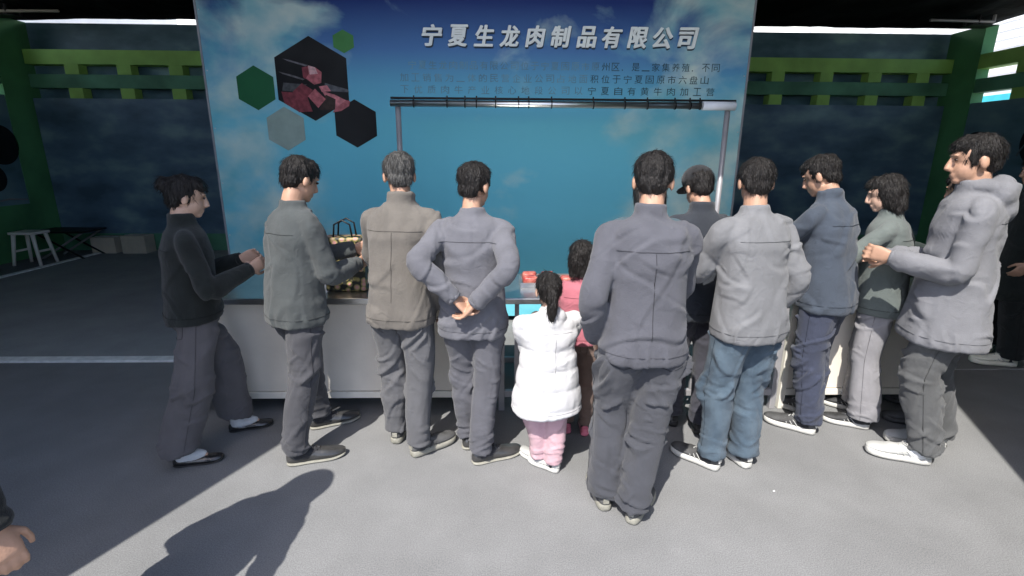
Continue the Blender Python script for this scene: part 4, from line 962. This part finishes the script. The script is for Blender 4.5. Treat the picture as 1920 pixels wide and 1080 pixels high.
# G
person('man in black trousers with dull grey shoes, between the middle man and the jeans', (1.12, 2.86, 0), (1.24, 2.76, 14), 2, 1.64, .16, (-16, -24), ((-.1, .32, -.2), (.1, .3, -.2)),
       top=cloth('black_blue_jacket', (0.03, 0.035, 0.045)), trs=cloth('graphite', (0.055, 0.055, 0.07)), shoes=('sneaker', sg_, sol_k, sdk, .27), hair='short', leg=(.085, .074, .068), hem=.46, wr=.013, extra=cap(cloth('black_cap', (0.02, 0.02, 0.022))))
# H jeans
def denim():
    m = cloth('denim', (0.095, 0.17, 0.255), bump=.5, bscale=300); t = m.node_tree; n = t.nodes
    ramp = [x for x in n if x.type == 'VALTORGB'][0]; ramp.color_ramp.elements[0].color = (.042, .066, .092, 1); ramp.color_ramp.elements[1].color = (.08, .115, .148, 1)
    return m
person('man in light blue jeans, light grey jacket and white-soled grey sneakers', (1.215, 2.40, -42), (1.385, 2.41, -14), -16, 1.69, .10, (26, -14), ((-.1, .36, -.26), None),
       top=cloth('light_grey_jacket', (0.195, 0.197, 0.205)), trs=denim(), shoes=('sneaker', sg_, sol_w, sw, .275), hair='short', leg=(.1, .09, .082), hem=.46, collar='shirt', build=1.03, wr=.017, jean=True, shift=(.02, .0))
# I navy
person('man in navy trousers, dark blue jacket and white-soled shoes right of the jeans', (1.975, 2.76, -50), (2.10, 2.96, -34), -34, 1.72, .15, (-6, -26), ((-.06, .42, -.2), (.16, .30, -.32)),
       top=cloth('dark_blue_jacket', (0.06, 0.075, 0.1)), trs=cloth('navy', (0.045, 0.053, 0.085)), shoes=('sneaker', sg_, sol_w, sw, .285), hair='short', leg=(.1, .09, .086), hem=.46, wr=.017)
# J light grey wide
person('woman in wide pale grey trousers and black and white sneakers', (2.36, 2.82, -60), (2.46, 3.02, -46), -50, 1.60, .06, (-10, -18), ((-.1, .32, -.08), (.02, .28, -.06)),
       top=cloth('sage_jacket', (0.13, 0.15, 0.14)), trs=cloth('pale_grey', (0.27, 0.262, 0.27)), shoes=('sneaker', sdk, sol_w, sw, .25), hair='bob', skin='skin_pale', leg=(.095, .09, .108), hem=.47, wr=.012)
# K2
person('person in black trousers and grey shoes beyond the man in the pale hooded jacket', (2.80, 2.84, -66), (3.0, 3.08, -60), -40, 1.62, .04, (20, -12), ((-.1, .34, -.2), (.12, .32, -.2)),
       top=cloth('black_green_jacket', (0.025, 0.035, 0.033)), trs=cloth('near_black', (0.022, 0.023, 0.03)), shoes=('sneaker', sg_, sg_, sdk, .27), hair='short', leg=(.1, .09, .088), hem=.46, wr=.013)
# K hooded man
def kx(root, base, q):
    F, Rt, U, nb, arms, pel, k = q['F'], q['Rt'], q['U'], q['nb'], q['arms'], q['pel'], q['k']
    a = pel+U*.20-Rt*(.0)+F*.10-Rt*.15-base
    pts = [pel+U*.30-Rt*.165+F*.06-base, pel+U*.25-Rt*.178+F*.03-base, pel+U*.20-Rt*.182+F*.0-base, pel+U*.17-Rt*.185-F*.03-base]
    MB().tube(pts, .006, 6).build('pocket_zip', M['black_metal'], root, True)
person('tall man in pale grey hooded jacket, crumpled grey trousers and white laced sneakers', (2.44, 2.44, -64), (2.66, 2.60, -72), -62, 1.82, .0, (-4, -8), ((-.10, .30, -.30), (.06, .30, -.32)),
       top=cloth('pale_grey_hoodie', (0.205, 0.206, 0.22)), trs=cloth('crumpled_grey', (0.1, 0.102, 0.103)), shoes=('sneaker', sw, sol_w, sw, .30), hair='short', leg=(.104, .092, .084), toplen=.72, hood=1, coat_flare=.03,
       build=1.0, wr=.026, sock=wsock, extra=kx, shift=(-.07, .0))
# L
person('person in long black coat and pale shoes in the shade at the far right', (4.30, 3.78, -72), (4.42, 4.12, -76), -72, 1.72, .02, (0, -8), (None, None),
       top=cloth('black_coat', (0.010, 0.014, 0.013), var=.3), trs=cloth('black_trousers', (0.012, 0.015, 0.015), var=.2), shoes=('sneaker', cream, cream, sw, .31), hair='short', leg=(.105, .1, .1), toplen=.55, coat_flare=.03, wr=.012)
# M bystander at the left edge, casting the long shadow
person('person in black coat at the left edge with one bare hand in view', (-1.66, 1.16, 30), (-1.50, 1.08, 38), 28, 1.62, .09, (4, -20), (None, (-1.205, 1.07, .62, 0)),
       top=cloth('black_anorak', (0.012, 0.014, 0.014), var=.3), trs=cloth('black_slacks', (0.018, 0.018, 0.02)), shoes=('leather', sbl, sol_k, sbl, .30), hair='short', leg=(.1, .088, .082), hem=.45, wr=.013, build=.98, extra=hoodup(cloth('black_hood', (0.012, 0.014, 0.014))))
